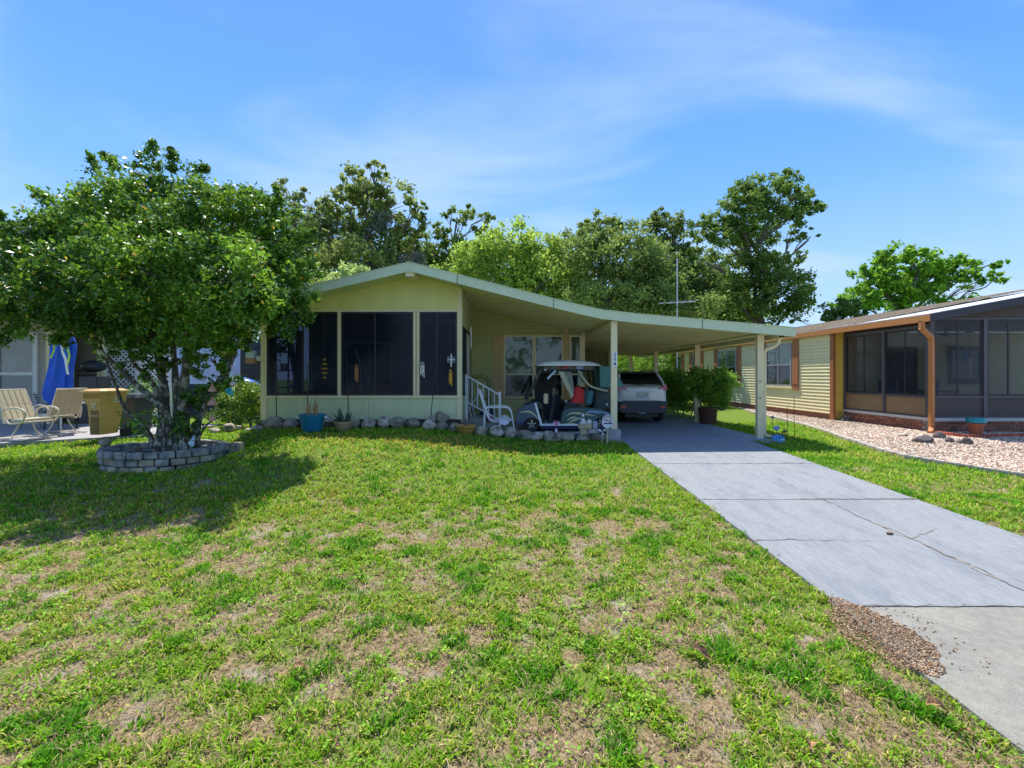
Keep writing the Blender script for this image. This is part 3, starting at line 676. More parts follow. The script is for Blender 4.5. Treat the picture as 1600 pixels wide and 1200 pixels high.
# right side wall of the screened room with door
sx = xr
mb = MB(); mb.box(sx-.08, sx, YW+.085, YB-.06, 2.72, zg(sx)); part('side_wall', mb, m_mint, home)
mb = MB(); mb.box(sx-.08, sx, YW+.085, 12.10, -.1, ZS); part('side_wall', mb, m_mint, home)
mb = MB(); mb.box(sx-.08, sx, 13.42, YB-.06, -.1, 2.715); part('side_wall', mb, m_mint, home)
mb = MB(); mb.box(sx-.08, sx, 12.10, 13.42, -.1, .40); part('side_wall', mb, m_mint, home)
mb = MB(); mb.box(sx-.06, sx-.02, YW+.09, 12.08, ZS+.002, 2.715); w_ = part('screen_pane', mb, m_screen, home)
for a, b, c, d in ((YW+.085,YW+.13,ZS+.004,2.71),(12.05,12.10,ZS+.004,2.71),(YW+.13,12.05,2.66,2.71),(YW+.13,12.05,ZS+.004,ZS+.05)):
    mb = MB(); mb.box(sx-.07, sx+.012, a, b, c, d); part('screen_frame', mb, m_dark, home)
mb = MB(); mb.box(sx-.07, sx+.022, 12.11, 12.22, .40, 2.71); mb.box(sx-.07, sx+.022, 13.30, 13.41, .40, 2.71); mb.box(sx-.07, sx+.022, 12.22, 13.30, 2.62, 2.71); dfr = part('door_frame', mb, m_dark, home)
mb = MB(); mb.box(sx-.05, sx+.015, 12.23, 13.29, .42, 2.615); door = part('door', mb, m_white, home)
for z in (.75, 1.7):
    mb = MB(); mb.box(sx+.016, sx+.024, 12.36, 13.16, z, z+.75); part('door_panel', mb, m_white, door)
mb = MB(); mb.blob((sx+.06,12.34,1.42),(.03,.03,.03),1,2,0); part('handle', mb, m_chrome, door, smooth=True)
# screened room interior
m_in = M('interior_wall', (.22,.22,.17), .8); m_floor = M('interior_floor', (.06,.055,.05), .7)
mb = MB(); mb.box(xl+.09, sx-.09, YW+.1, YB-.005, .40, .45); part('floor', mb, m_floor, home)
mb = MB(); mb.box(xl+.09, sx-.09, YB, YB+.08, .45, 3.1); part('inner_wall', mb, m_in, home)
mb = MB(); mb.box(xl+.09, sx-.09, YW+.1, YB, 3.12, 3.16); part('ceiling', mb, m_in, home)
window(home,'y',YB-.01,-4.9,-3.5,.5,2.5,m_alum,.05,None,[-4.2],m_glass_dark)
for k in range(5):
    mb = MB(); mb.box(PX(536,YW+.2), PX(584,YW+.2), YW+.16, YW+.19, 2.98-.1*k-.09, 2.98-.1*k); part('blind_fold', mb, M('blind', (.16,.10,.06), .8), home)
# recessed siding wall
xa, xb = sx, PX(911,YB)
board = .104; z = .05; m_s = m_side
def board_mb(a, b, z0, h, Y, plane='y', proud=.024, zt=None):
    mb = MB(); f = mapu(plane, Y)
    ht0 = ht1 = z0+h
    if zt: ht0, ht1 = min(z0+h, zt(a)), min(z0+h, zt(b))
    p = [f(a,0,z0),f(b,0,z0),f(b,proud+.008,z0),f(a,proud+.008,z0),f(a,0,ht0),f(b,0,ht1),f(b,.006,ht1),f(a,.006,ht0)]
    return mb.hexa(p)
mb = MB(); mb.prism([(xa,.0),(xb,.0),(xb,zg(xb)),(.5,zg(.5)),(xa,zg(xa))], 'y', YB+.001, YB+.1); part('backing_wall', mb, m_side, home)
WX0, WX1, WZ0, WZ1 = PX(788,YB), PX(880,YB), PZ(622,YB), PZ(524,YB)
while z < 3.55:
    if z < zg(xb)-.02:
        part('siding_board', board_mb(xa+.01, xb-.06, z, board-.012, YB, zt=lambda u: zg(u)-.012), m_s, home)
    else:
        # shortened under the slope
        xe = xa+.1
        while xe < xb and zg(xe) > z+.03: xe += .03
        part('siding_board', board_mb(xa+.01, xe, z, board-.012, YB, zt=lambda u: zg(u)-.0), m_s, home)
    z += board
mb = MB(); mb.box(xb-.06, xb+.05, YB-.05, YB+.1, 0, zg(xb)-.01); part('corner_post', mb, m_cream, home)
mb = MB(); mb.box(PX(880,YB), PX(889,YB), YB-.06, YB-.02, 0, zg(PX(884,YB))-.02); part('post', mb, m_tan, home)
def frontwin(u0, u1, rail):
    w = window(home,'y',YB-.025,u0,u1,WZ0,WZ1,m_cream,.05,rail,None,m_glass,m_glass_dark,depth=.03); return w
frontwin(PX(787,YB), PX(834,YB), PZ(585,YB)); frontwin(PX(834.5,YB), PX(880,YB), PZ(585,YB)); frontwin(PX(889.5,YB), PX(908,YB), PZ(585,YB))
def shutter(root, plane, c, u0, u1, z0, z1, mat, n=3, battens=(.15,.85)):
    f = mapu(plane, c); k = MB(); ubox(k, f, u0, u1, .022, .034, z0, z1); s = part('shutter', k, mat, root); w = (u1-u0)/n
    for i in range(n): k = MB(); ubox(k, f, u0+w*i+.006, u0+w*(i+1)-.006, .034, .052, z0, z1); part('shutter_board', k, mat, s)
    for t in battens:
        zz = z0+(z1-z0)*t; k = MB(); ubox(k, f, u0+.004, u1-.004, .052, .070, zz-.035, zz+.035); part('batten', k, mat, s)
shutter(home,'y',YB,PX(771.5,YB),PX(786.5,YB),WZ0-.02,WZ1+.02,m_tan,3,(.10,.9))
# house side wall under the carport, shed at its end
mb = MB(); mb.box(xb-.05, xb+.04, YB+.1, 20.0, -.05, zg(xb)-.005); part('side_wall', mb, m_side, home)
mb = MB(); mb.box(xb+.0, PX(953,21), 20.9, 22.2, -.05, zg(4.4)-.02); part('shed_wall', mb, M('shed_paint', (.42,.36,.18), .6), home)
mb = MB(); mb.box(PX(953,21)-.12, PX(953,21)+.02, 20.85, 20.9, -.05, zg(4.6)-.03); part('corner_post', mb, m_cream, home)
mb = MB(); mb.box(xl, xb, 22.1, 22.2, 0, zr(xb)-.15); part('back_wall', mb, m_mint, home)
# carport posts, beams, number plaque
def cpost(px, Y, w=.13, zt=None, base=None, X=None):
    X = PX(px, Y) if X is None else X; zt = zt or zr(X)-.19; mb = MB()
    mb.box(X-w/2, X+w/2, Y-.05, Y-.035, 0.02, zt); mb.box(X-w/2, X-w/2+.016, Y-.035, Y+.05, 0.02, zt); mb.box(X+w/2-.016, X+w/2, Y-.035, Y+.05, 0.02, zt)
    mb.box(X-w/2+.016, X+w/2-.016, Y+.035, Y+.05, .02, zt)
    p = part('carport_post', mb, m_cream, home)
    mb = MB(); mb.box(X-w*.62, X+w*.62, Y-.08, Y+.08, .021, .034); part('post_base', mb, m_alum, p); return p, X
p1, X1 = cpost(959, 10.62, .14); 
mb = MB(); mb.box(X1-.06, X1+.06, 10.6, 13.82, zr(X1)-.31, zr(X1)-.178); part('beam', mb, m_cream, home)
for px_, Y_ in ((1187,10.8),(1087,14.4),(1023,18.4),(984,22.2)):
    p2, X2 = cpost(px_, Y_, .15 if Y_ < 11 else .16, zt=2.45, X=5.88)
    if Y_ < 11:
        for z in (1.35, .96):
            mb = MB(); mb.tube([(X2-.02,Y_-.052,z),(X2-.02,Y_-.06,z)], .018, 10); part('bolt', mb, m_black, p2)
mb = MB(); mb.box(5.82, 5.94, YF+.05, 22.3, 2.452, zr(5.9)-.178); part('beam', mb, m_cream, home)
mb = MB(); mb.box(X1-.16,X1+.13,10.62-.17,10.62+.15,-.02,.26); tag(part('masonry_pier', mb, M('pier_concrete', (.36,.33,.34), .9, var=.2, bump=.5), bevel=.01), 'grey concrete pier block around the foot of the left carport post', 'pier')
xp, yp = X1+.012, 10.62-.052
mb = MB(); mb.box(xp-.052, xp+.052, yp-.014, yp-.001, PZ(573,10.6), PZ(550,10.6)); plq = part('number_plaque', mb, m_white, home, bevel=.004)
m_navy = M('navy_ink', (.02,.03,.08), .5)
for i, ch in enumerate('322'):
    textobj(ch, .115, (xp, yp-.015, PZ(553.5+i*5.2,10.6)), FRONT, m_navy, plq, 'digit')
mb = MB(); mb.prism([(xp-.026,PZ(568.6,10.6)-.03),(xp+.026,PZ(568.6,10.6)-.03),(xp+.026,PZ(568.6,10.6)+.02),(xp-.026,PZ(568.6,10.6)+.02)], 'y', yp-.017, yp-.014); part('emblem', mb, m_navy, plq)

# ------------------------------------------------------------------ railing, chair, pots, rocks by the house
rail_ = thing('stair_railing', 'white metal handrail sloping down from the side door beside the entry', 'railing', (-.65, 12.0, 0))
YR = 12.05
ra, rb = P(729,587,YR), P(781,617,YR); la, lb = P(729,628,YR), P(781,656,YR)
for px_, pt, w in ((729,585,.07),(781,612,.065)):
    X = PX(px_,YR); mb = MB(); mb.box(X-w/2,X+w/2,YR-w/2,YR+w/2,.1 if px_ > 750 else .1,PZ(pt,YR)); part('post', mb, m_white, rail_)
mb = MB(); mb.bar(ra, rb, .035, .035); part('top_rail', mb, m_white, rail_)
mb = MB(); mb.bar(la, lb, .03, .03); part('bottom_rail', mb, m_white, rail_)
for i in range(1, 6):
    t = i/6; a = Vector(ra).lerp(Vector(rb), t); b = Vector(la).lerp(Vector(lb), t); mb = MB(); mb.box(a.x-.011,a.x+.011,YR-.011,YR+.011,b.z,a.z); part('baluster', mb, m_white, rail_)
st = thing('entry_steps', 'grey concrete steps below the side door behind the white railing', 'steps', (-.5, 12.8, 0))
for i in range(2): mb = MB(); mb.box(sx+.03, sx+.85-.35*i, 12.2, 13.35, .10+.13*i, .10+.13*(i+1)-.002); part('step', mb, m_conc, st)
# spring chair of white tube
ch = thing('metal_chair', 'white tubular metal lawn chair beside the door railing', 'chair', (-.2, 10.95, float(G(-.2,10.9))))
YC = 10.95; gz = float(G(-.2, YC))
def pc(px, py, dy=0): return (PX(px,YC), YC+dy, PZ(py,YC))
for dy in (0, .52):
    mb = MB()
    k = [pc(756,669,dy),pc(756.5,652,dy),pc(758,641,dy),pc(763,637,dy),pc(785,636.5,dy),pc(794,638,dy),pc(799,645,dy),pc(801,656,dy),pc(803.5,670,dy)]
    mb.tube(catmull([Vector(q) for q in k], 4), .014, 8); part('arm_frame', mb, m_white, ch, smooth=True)
for dy in (.06, .46):
    mb = MB(); k = [pc(748,610,dy),pc(756,635,dy),pc(762,652,dy),pc(768,658.5,dy),pc(778,659.5,dy),pc(800,657,dy)]
    mb.tube(catmull([Vector(q) for q in k], 4), .014, 8); part('seat_frame', mb, m_white, ch, smooth=True)
mb = MB(); mb.tube([pc(748,610,.06),pc(747,607.5,.26),pc(748,610,.46)], .014, 8); part('top_tube', mb, m_white, ch, smooth=True)
for k_ in range(5):
    y0 = .10+.075*k_; mb = MB(); mb.bar(pc(749,612,y0), pc(763,653,y0), .03, .006); part('back_slat', mb, m_white, ch)
    mb = MB(); mb.bar(pc(766,657,y0), pc(798,657.5,y0), .03, .006); part('seat_slat', mb, m_white, ch)
mb = MB(); mb.lathe((0,0,0), [(.005,-.03),(.06,-.022),(.12,0),(.125,.02),(.10,.016),(.05,.0),(.005,-.005)], 24)
mb.xf(Matrix.Translation(pc(788,656,-.04)) @ Matrix.Rotation(R(-90),4,'X') @ Matrix.Rotation(R(180),4,'X'))
o = part('decorative_plate', mb, M('plate_white', (.62,.64,.72), .4, col2=(.30,.20,.25), c2s=30, c2lo=.55, c2hi=.6), smooth=True); tag(o, 'round whitish scalloped plate leaning on the seat of the white chair', 'plate')
# folded white chairs behind the railing
fc = thing('folded_chair', 'folded white chair leaning behind the lower railing post', 'chair', (-.85,12.6,.1))
for a, b in (((734,640),(741,668)),((738,636),(746,666)),((733,640),(752,612))):
    mb = MB(); mb.tube([P(a[0],a[1],12.5), P(b[0],b[1]-3,12.5)], .016, 6); part('frame_tube', mb, m_white, fc)
# wire trellis against siding
tr = thing('garden_arch', 'dark wire garden arch leaning against the siding behind the railing', 'trellis', (PX(752,13.7),13.7,.1))
for r_ in (1.0, .78):
    mb = MB(); cx = PX(750,13.7); rr = .30*r_; mb.tube([(cx-rr,13.7,.1)]+[(cx+rr*cos(t),13.7,1.27*(.92+.08*r_)+rr*.85*sin(t)) for t in np.linspace(pi,0,11)]+[(cx+rr,13.7,.1)], .009, 6); part('hoop', mb, m_black, tr)
for z in (.45,.8,1.15): mb = MB(); mb.tube([(PX(750,13.7)-.3,13.7,z),(PX(750,13.7)+.3,13.7,z)], .007, 6); part('crossbar', mb, m_black, tr)
mb = MB(); mb.blob((PX(761,13.2),13.2,.62),(.22,.18,.26),3,2,.1); mb.xf(Matrix.Identity(4)); o = part('storage_tub', mb, M('blue_tub', (.03,.06,.14), .5), smooth=True); tag(o, 'dark blue bundle on the entry pad behind the railing', 'bundle')
o.location.z = .10+.26
mb = MB(); mb.lathe((PX(767,12.6),12.6,.1), [(.06,0),(.09,.06),(.095,.12),(.06,.2),(.05,.26)], 14); tag(part('clay_jar', mb, M('terracotta_red', (.45,.12,.05), .6), smooth=True), 'small orange clay jar on the entry pad behind the railing', 'jar')

def plant_blades(parent, c, n, h, spread, col, w=.018, name='foliage', lean=.5, seed=1, tip=None):
    rd = random.Random(seed); mb = MB()
    for i in range(n):
        a = rd.uniform(0,2*pi); l = h*rd.uniform(.55,1.1); le = lean*rd.uniform(.3,1.2); r0 = spread*rd.random()
        b = Vector((c[0]+r0*cos(a), c[1]+r0*sin(a), c[2])); d = Vector((cos(a)*sin(le), sin(a)*sin(le), cos(le))); sdv = Vector((-sin(a), cos(a), 0))*w
        m = b+d*l*.55; t = b+d*l+Vector((cos(a),sin(a),-.3))*l*.12*le; thk = Vector((cos(a),sin(a),0))*w*.35
        mb.add([b-sdv*.7,b+sdv*.7,m+sdv,t,m-sdv,m+thk,b+thk], [(0,1,2,5,6)[:4] if False else (0,6,5,4),(6,1,2,5),(4,5,3),(5,2,3),(0,4,2,1),(4,3,2)])
    return part(name, mb, col, parent)
m_bluepot = M('blue_glaze', (.015,.20,.33), .35, var=.1, coat=.3)
def pot(px, py, Y, r, h, prof, mat, label, name='flower_pot', cat='plant pot', ribs=0, n=28, z=None, group=None):
    X = PX(px, Y); z0 = PZ(py, Y) if z is None else z
    t = thing(name, label, cat, (X, Y, z0), group=group)
    mb = MB(); pr = [(r*a, h*b) for a, b in prof]
    mb.lathe((X,Y,z0), pr+[(r*.90,h*.98),(r*.86,h*.80)], n); p = part('pot', mb, mat, t, smooth=True)
    if ribs:
        for i in range(ribs):
            zz = h*(.25+.55*i/ribs); 
            ra_ = np.interp(zz, [q[1] for q in pr], [q[0] for q in pr]); mb = MB(); mb.lathe((X,Y,z0+zz), [(ra_*.99,-.008),(ra_+.012,0),(ra_*.995,.010)], n); part('rib', mb, mat, p, smooth=True)
    mb = MB(); mb.lathe((X,Y,z0+h*.78), [(.001,0),(r*.87,0),(r*.87,.01),(.001,.012)], n); part('soil', mb, M('potting_soil', (.05,.035,.025), .95, bump=.8), t)
    return t, (X, Y, z0)
t, c = pot(488, 678, 9.9, .27, .42, [(.55,0),(.62,.06),(.80,.45),(.93,.85),(1.03,.92),(1.05,1.0),(.98,1.01)], m_bluepot, 'large blue ribbed pot of dried stalks in front of the house', ribs=8)
for sgn in (-1,1): mb = MB(); mb.bar((c[0]+sgn*.27,c[1],c[2]+.37),(c[0]+sgn*.33,c[1],c[2]+.35),.10,.035); part('handle', mb, m_white, t, bevel=.008)
mb = MB(); rd = random.Random(4)
m_dry = M('dry_stalk', (.42,.26,.12), .9, var=.3)
plant_blades(t, (c[0]-.10,c[1],c[2]+.33), 10, .40, .03, m_dry, .022, 'dry_stalk', .2, 4); plant_blades(t, (c[0]+.07,c[1],c[2]+.33), 9, .42, .02, m_dry, .024, 'dry_stalk', .16, 5)
t, c = pot(537, 675, 10.0, .195, .235, [(.45,0),(.6,.1),(.85,.5),(.97,.8),(1.08,.85),(1.08,1),(1.0,1.01)], M('tan_clay', (.36,.26,.14), .7, var=.15, bump=.3), 'tan clay bowl planter of spiky green aloe beside the big blue pot')
m_aloe = M('aloe_green', (.04,.12,.07), .5, var=.2); plant_blades(t, (c[0],c[1],c[2]+.18), 22, .40, .09, m_aloe, .022, 'aloe', .75, 7); plant_blades(t, (c[0]+.03,c[1],c[2]+.18), 5, .26, .05, m_dry, .02, 'dry_stalk', .3, 8)
t, c = pot(727, 680, 10.40, .235, .23, [(.35,0),(.6,.10),(.85,.5),(.97,.82),(1.04,.86),(1.05,1),(.98,1.01)], M('ochre_clay', (.50,.27,.07), .65, var=.15, bump=.2), 'ochre clay bowl with a dry twig at the corner of the screened room')
plant_blades(t, (c[0]+.02,c[1],c[2]+.18), 7, .38, .05, M('dead_grey', (.16,.13,.10), .9), .014, 'dry_stalk', .25, 9)
# stones along the house
rocks = [
 (405,668,24,10,'low grey stone at the left foot of the house corner'),(418,661,20,14,'brown grey stone beneath the left corner post'),(430,655,24,20,'pale blocky stone leaning on the wall below the first dark pole'),
 (441,666,18,10,'flat pale stone chip left of the blue pot'),(455,661,26,18,'whitish boulder left of the big blue pot'),(508,664,24,14,'grey stone slab half hidden between the blue pot and aloe'),
 (511,656,22,12,'small grey stone behind the gap between blue pot and aloe'),(553,663,20,20,'rounded grey stone just right of the aloe planter'),(577,662,26,20,'pale pitted boulder with two dark holes below the middle window'),
 (600,660,24,19,'pale tan boulder, second to the right of the aloe planter\'s round stone'),(622,661,27,20,'grey cream boulder under the double mullion'),(647,661,24,18,'grey flat-topped stone below the double mullion post'),
 (671,664,24,22,'tan boulder at the foot of the rightmost dark pole'),(675,656,18,14,'white stone behind the tan boulder at the pole'),(691,666,20,16,'bluish grey rounded stone beneath the upright round stone'),
 (709,667,20,14,'pink grey block just left of the ochre bowl'),(690,652,24,20,'olive mottled round stone propped up on the wall base'),
 (752,668,26,12,'dark grey block right of the ochre bowl'),(775,670,26,14,'dark flat-faced block under the white chair'),(798,673,26,14,'tan grey stone at the foot of the white chair frame'),
 (820,675,26,13,'big grey rounded stone in front of the cart wheel'),(840,679,26,12,'pointed grey stone right of the cart wheel'),(858,675,20,12,'round grey stone beneath the cart step behind the gnome'),
 (886,681,24,16,'grey stone with pale flat top under the cart body'),(911,684,28,14,'wide low grey stone beneath the brick block'),(935,684,26,14,'grey stone between the brick block and round sign'),
 (868,683,22,14,'dark grass-edged stone next to the small gnome')]
for i, (px_, py, w, h, lab) in enumerate(rocks):
    Y = 10.72 if px_ < 700 else (10.55 if px_ < 815 else 10.45)
    if px_ in (508,511,675,690): Y += .22
    s = Y/F; X = PX(px_, Y); zc = PZ(py, Y); mb = MB(); mb.blob((X, Y, zc), (w*.5*s*1.04, w*.42*s, h*.50*s), 20+i*3, 3, .24)
    zb = float(G(X,Y)); zlo = min(p[2] for p in mb.v)
    if px_ not in (690,675,511) and zlo > zb-.02:   # rest the stone on the ground
        k = (zc+h*.56*s-zb+.03)/(zc+h*.56*s-zlo); mb.v = [(a,b,(zc+h*.56*s)-((zc+h*.56*s)-c_)*k) for a,b,c_ in mb.v]
    mt = m_rock if i % 3 else M('pale_stone', (.50,.43,.34), .9, var=.3, vs=9, bump=1, bs=18, rnd=.25, col2=(.17,.145,.12), c2s=6, c2lo=.45, c2hi=.65)
    tag(part('rock', mb, mt, bevel=0), lab, 'stone', 'stones edging the front of the house')
mb = MB(); mb.box(-5.95,-1.1,10.86,11.17,-.1,.36); o = part('planting_bed', mb, M('bed_earth', (.07,.055,.045), .95, var=.4, vs=12, bump=1, bs=25)); struct(o)
mb = MB(); mb.box(-1.1,2.2,10.62,11.04,-.1,.09); o = part('planting_bed', mb, MATS['bed_earth']); struct(o)
# shepherd hooks and ornaments hanging before the screens
def hook(px_, pyb, pyt, label, lean=0, arm=.12):
    Y = 10.95; X = PX(px_,Y); t = thing('shepherd_hook', label, 'garden hook', (X,Y,PZ(pyb,Y)), group='dark hooks standing in front of the screens'); mb = MB()
    x2 = X+lean; zt = PZ(pyt,Y); pts = [(X,Y,PZ(pyb,Y)),(x2,Y,zt)]+[(x2+arm*.5*(1-cos(a)),Y,zt+abs(arm)*.5*sin(a)) for a in np.linspace(.4,pi,6)]
    mb.tube(pts, .011, 6); part('rod', mb, m_black, t, smooth=True); return x2+arm, zt
hook(432, 653, 566, 'dark metal hook standing left of the blue pot, leftmost of four', -.02)
hook(481, 655, 572, 'dark metal hook rising behind the big blue pot', -.02, .10)
hook(545, 660, 600, 'dark metal hook rising behind the aloe planter', -.03, .12)
hook(672, 668, 572, 'dark metal hook leaning before the rightmost dark window', .12, -.10)
YO = 11.10
gold = M('gold_metal', (.75,.45,.08), .35, metal=.7); silver = M('silver_metal', (.75,.76,.78), .3, metal=.7)
t = thing('wind_spinner', 'gold diamond shaped spinner hanging in front of the left screen', 'ornament', P(507,575,YO))
for k in range(5):
    w = (.05,.09,.11,.09,.05)[k]; z = PZ(590-k*7,YO); X = PX(507,YO); mb = MB(); mb.lathe((X,YO,z), [(w*.55,-.02),(w*.8,0),(w*.55,.02)], 4); part('spinner_ring', mb, gold, t)
mb = MB(); mb.tube([P(507,600,YO),P(507,562,YO),P(507,492,YO)], .004, 6); part('wire', mb, m_dark, t)
t = thing('wall_cross', 'silver openwork cross hanging on the rightmost dark screen', 'cross', P(705,562,YO))
for a, b in (((705,553),(705,573)),((699,562),(711,562))): mb = MB(); mb.bar(P(*a,YO),P(*b,YO),.022,.015); part('cross_bar', mb, silver, t)
for a in range(4):
    mb = MB(); cx, cy = 705+[5,-5,5,-5][a]*.75, 562+[-4,-4,4,4][a]*.75; mb.tube([P(cx-2.2,cy,YO),P(cx,cy-2.2,YO),P(cx+2.2,cy,YO),P(cx,cy+2.2,YO),P(cx-2.2,cy,YO)], .006, 5); part('scroll', mb, silver, t)
def chime(px_, py0, py1, n, mat, label, w=.05):
    t = thing('wind_chime', label, 'wind chime', P(px_, py0, YO)); X = PX(px_, YO); mb = MB(); mb.lathe((X,YO,PZ(py0,YO)), [(w*.5,-.01),(w*.9,0),(w*.6,.03),(.005,.045)], 14); part('cap', mb, mat, t, smooth=True)
    for k in range(n):
        a = 2*pi*k/n+.3; mb = MB(); mb.tube([(X+w*.7*cos(a),YO+w*.35*sin(a),PZ(py0,YO)-.03),(X+w*.7*cos(a),YO+w*.35*sin(a),PZ(py1,YO)+.03*k)], .0085, 6); part('pipe', mb, mat, t, smooth=True)
    mb = MB(); mb.tube([(X,YO,PZ(py0,YO)+.04),(X,YO,ZT-.02)], .0022, 4); part('cord', mb, m_dark, t)
chime(660,568,590,5,silver,'pale silver wind chime hanging left in the narrow right window',.06); chime(704,580,603,4,gold,'gold tube wind chime hanging below the silver cross',.045)
chime(557,572,598,5,M('copper', (.45,.22,.10), .4, metal=.6),'copper beaded wind chime hanging in the middle screen window',.05)
# inside the screened room
t = thing('sofa', 'dark red sofa seen dimly inside the middle screen window', 'sofa', (PX(573,12.2),12.3,.45)); msf = M('red_fabric', (.28,.05,.03), .8)
X = PX(573,12.2)
for nm, b in (('seat', (X-.6,X+.6,12.1,12.8,.45,.86)),('backrest',(X-.6,X+.6,12.82,13.0,.45,1.25)),('arm',(X-.8,X-.61,12.1,13,.45,1.05)),('arm',(X+.61,X+.8,12.1,13,.45,1.05))):
    mb = MB(); mb.box(*b); part(nm, mb, msf, t, bevel=.04)
t = thing('arc_lamp', 'pale arc floor lamp curving inside the middle screen window', 'lamp', (PX(560,12),12,.45)); mb = MB()
mb.tube(catmull([Vector(P(565,640,12)),Vector(P(563,575,12)),Vector(P(556,548,12)),Vector(P(545,537,12)),Vector(P(537,540,12))],5), .012, 6); part('stem', mb, silver, t, smooth=True)
mb = MB(); mb.lathe((PX(565,12),12,.45), [(.16,0),(.16,.02),(.02,.03)], 16); part('base', mb, silver, t); mb = MB(); mb.lathe(P(537,545,12), [(.10,0),(.07,.08),(.02,.11)], 14); part('shade', mb, silver, t, smooth=True)
t = thing('shelf_unit', 'dark shelf unit with pale boxes inside the leftmost screen window', 'shelf', (PX(440,12.2),12.3,.45)); X = PX(442,12.2)
m_sh = M('shelf_grey', (.25,.24,.24), .7)
for z in (.75,1.15,1.6,2.1,2.5): mb = MB(); mb.box(X-.35,X+.35,12.2,12.55,z,z+.03); part('shelf_board', mb, m_sh, t)
for a in (-.36,.33): mb = MB(); mb.box(X+a,X+a+.03,12.2,12.55,.45,2.7); part('side_panel', mb, m_sh, t)
for i, (a, z, w, h, lb_) in enumerate(((.0,1.63,.16,.18,'white box on the upper shelf of the screened room'),(.18,1.18,.16,.10,'small white box on the middle shelf of the screened room'),(-.15,2.13,.3,.14,'grey box on the top shelf of the screened room'))):
    mb = MB(); mb.box(X+a-w/2,X+a+w/2,12.22,12.4,z,z+h); tag(part('storage_box', mb, m_white if i < 2 else m_sh, bevel=.005), lb_, 'box')
# lantern on the corner post
t = thing('porch_lantern', 'white box lantern with amber base fixed by the left house corner', 'lantern', P(400,556,11.3)); YL = 11.25
mb = MB(); mb.box(PX(387,YL),PX(400,YL),YL-.1,YL+.1,PZ(560,YL),PZ(548,YL)); part('lamp_glass', mb, M('lantern_glass', (.55,.6,.65), .1), t, bevel=.01)
mb = MB(); mb.box(PX(386.5,YL),PX(400.5,YL),YL-.11,YL+.11,PZ(568,YL),PZ(560.2,YL)); part('base', mb, M('amber', (.45,.25,.10), .4), t, bevel=.01)
mb = MB(); mb.box(PX(401,YL),PX(409,YL),YL-.05,YL+.05,PZ(564,YL),PZ(556,YL)); part('bracket', mb, m_alum, t, bevel=.01)
# ------------------------------------------------------------------ golf cart
YG = 11.3; GX = PX(808, YG)
cart = thing('golf_cart', 'dark blue golf cart with cream roof and swirl decals parked at the entry', 'golf cart', (GX+1.2, YG+.55, .10))
m_blue = M('cart_blue', (.012,.06,.15), .25, var=.08, coat=.6); m_teal = M('cart_teal', (.03,.10,.11), .35, var=.1, coat=.3)
def cx(px): return PX(px, YG)
def cz(py): return PZ(py, YG)
def cp(px, py, dy=0): return (cx(px), YG+dy, cz(py))
def cpoly(pts, dy0, dy1): mb = MB(); mb.prism([(cx(a), cz(b)) for a, b in pts], 'y', YG+dy0, YG+dy1); return mb
arch = [(831.5-15*cos(t)*-1 if False else 831+14.5*cos(t), 667-14.5*sin(t)) for t in np.linspace(0.05, pi-.05, 9)]
part('front_cowl', cpoly([(846,664),(839,632),(842,627.5),(832,630),(820,634.5),(811,641),(806.5,649),(806.5,661),(812,664)]+[(831+14.5*cos(t), 667-14.5*sin(t)) for t in np.linspace(pi-.15, .15, 9)], .02, 1.12), m_blue, cart, bevel=.02)
part('dashboard', cpoly([(833,627),(846,629),(850,640),(842,640),(836,634)], .08, 1.06), m_black, cart, bevel=.015)
part('trim_strip', cpoly([(835,630),(838,630),(848,664),(844,664)], .0, .02), m_white, cart)
part('rocker_panel', cpoly([(844,665.5),(905,665.5),(905,671),(846,671)], .02, 1.10), M('rocker_blue', (.01,.02,.08), .35), cart, bevel=.01)
part('running_stripe', cpoly([(843,662.8),(906,662.8),(906,665.2),(844,665.2)], .0, 1.12), m_white, cart)
part('rear_body', cpoly([(878,664),(878,650),(881,641),(890,638),(915,637),(940,639),(955,646),(958,654),(956,664)]+[(938+13.5*cos(t), 668-13.5*sin(t)) for t in np.linspace(.3, pi-.3, 9)], .02, 1.12), m_teal, cart, bevel=.02)
part('firewall', cpoly([(846,642),(849,642),(852,664),(849,664)], .1, 1.04), m_black, cart)
part('seat_base', cpoly([(880,641),(905,638),(905,634),(884,634)], .08, 1.06), m_black, cart, bevel=.015)
part('seat', cpoly([(882,634),(914,633),(914,628),(884,629)], .08, 1.06), M('seat_vinyl', (.03,.04,.05), .5), cart, bevel=.03)
part('backrest', cpoly([(912,633),(918,633),(921,606),(915,606)], .08, 1.06), MATS['seat_vinyl'], cart, bevel=.03)
def decal(pts, w, mat):
    mb = MB(); q = catmull([Vector(cp(a,b,.012)) for a,b in pts], 5); n = len(q); V = []
    for i, p in enumerate(q): ww = w*sin(pi*(i+.3)/(n-.4))*.5; V += [(p.x,p.y,p.z-ww),(p.x,p.y,p.z+ww),(p.x,p.y+.006,p.z+ww),(p.x,p.y+.006,p.z-ww)]
    mb.add(V, [f for i in range(n-1) for f in ((4*i,4*i+1,4*i+5,4*i+4),(4*i+1,4*i+2,4*i+6,4*i+5),(4*i+3,4*i,4*i+4,4*i+7))]); part('decal', mb, mat, cart)
m_dec = M('decal_gold', (.55,.52,.30), .4); m_decb = M('decal_blue', (.25,.35,.55), .4)
decal([(811,645),(824,643),(834,647),(845,660)], .05, m_dec); decal([(884,651),(892,646),(905,646),(920,648),(930,650)], .05, m_dec)
decal([(886,657),(893,653),(902,652)], .05, m_dec); decal([(888,661),(896,657),(905,654),(912,654)], .055, m_dec); decal([(883,662),(900,662)], .03, m_dec)
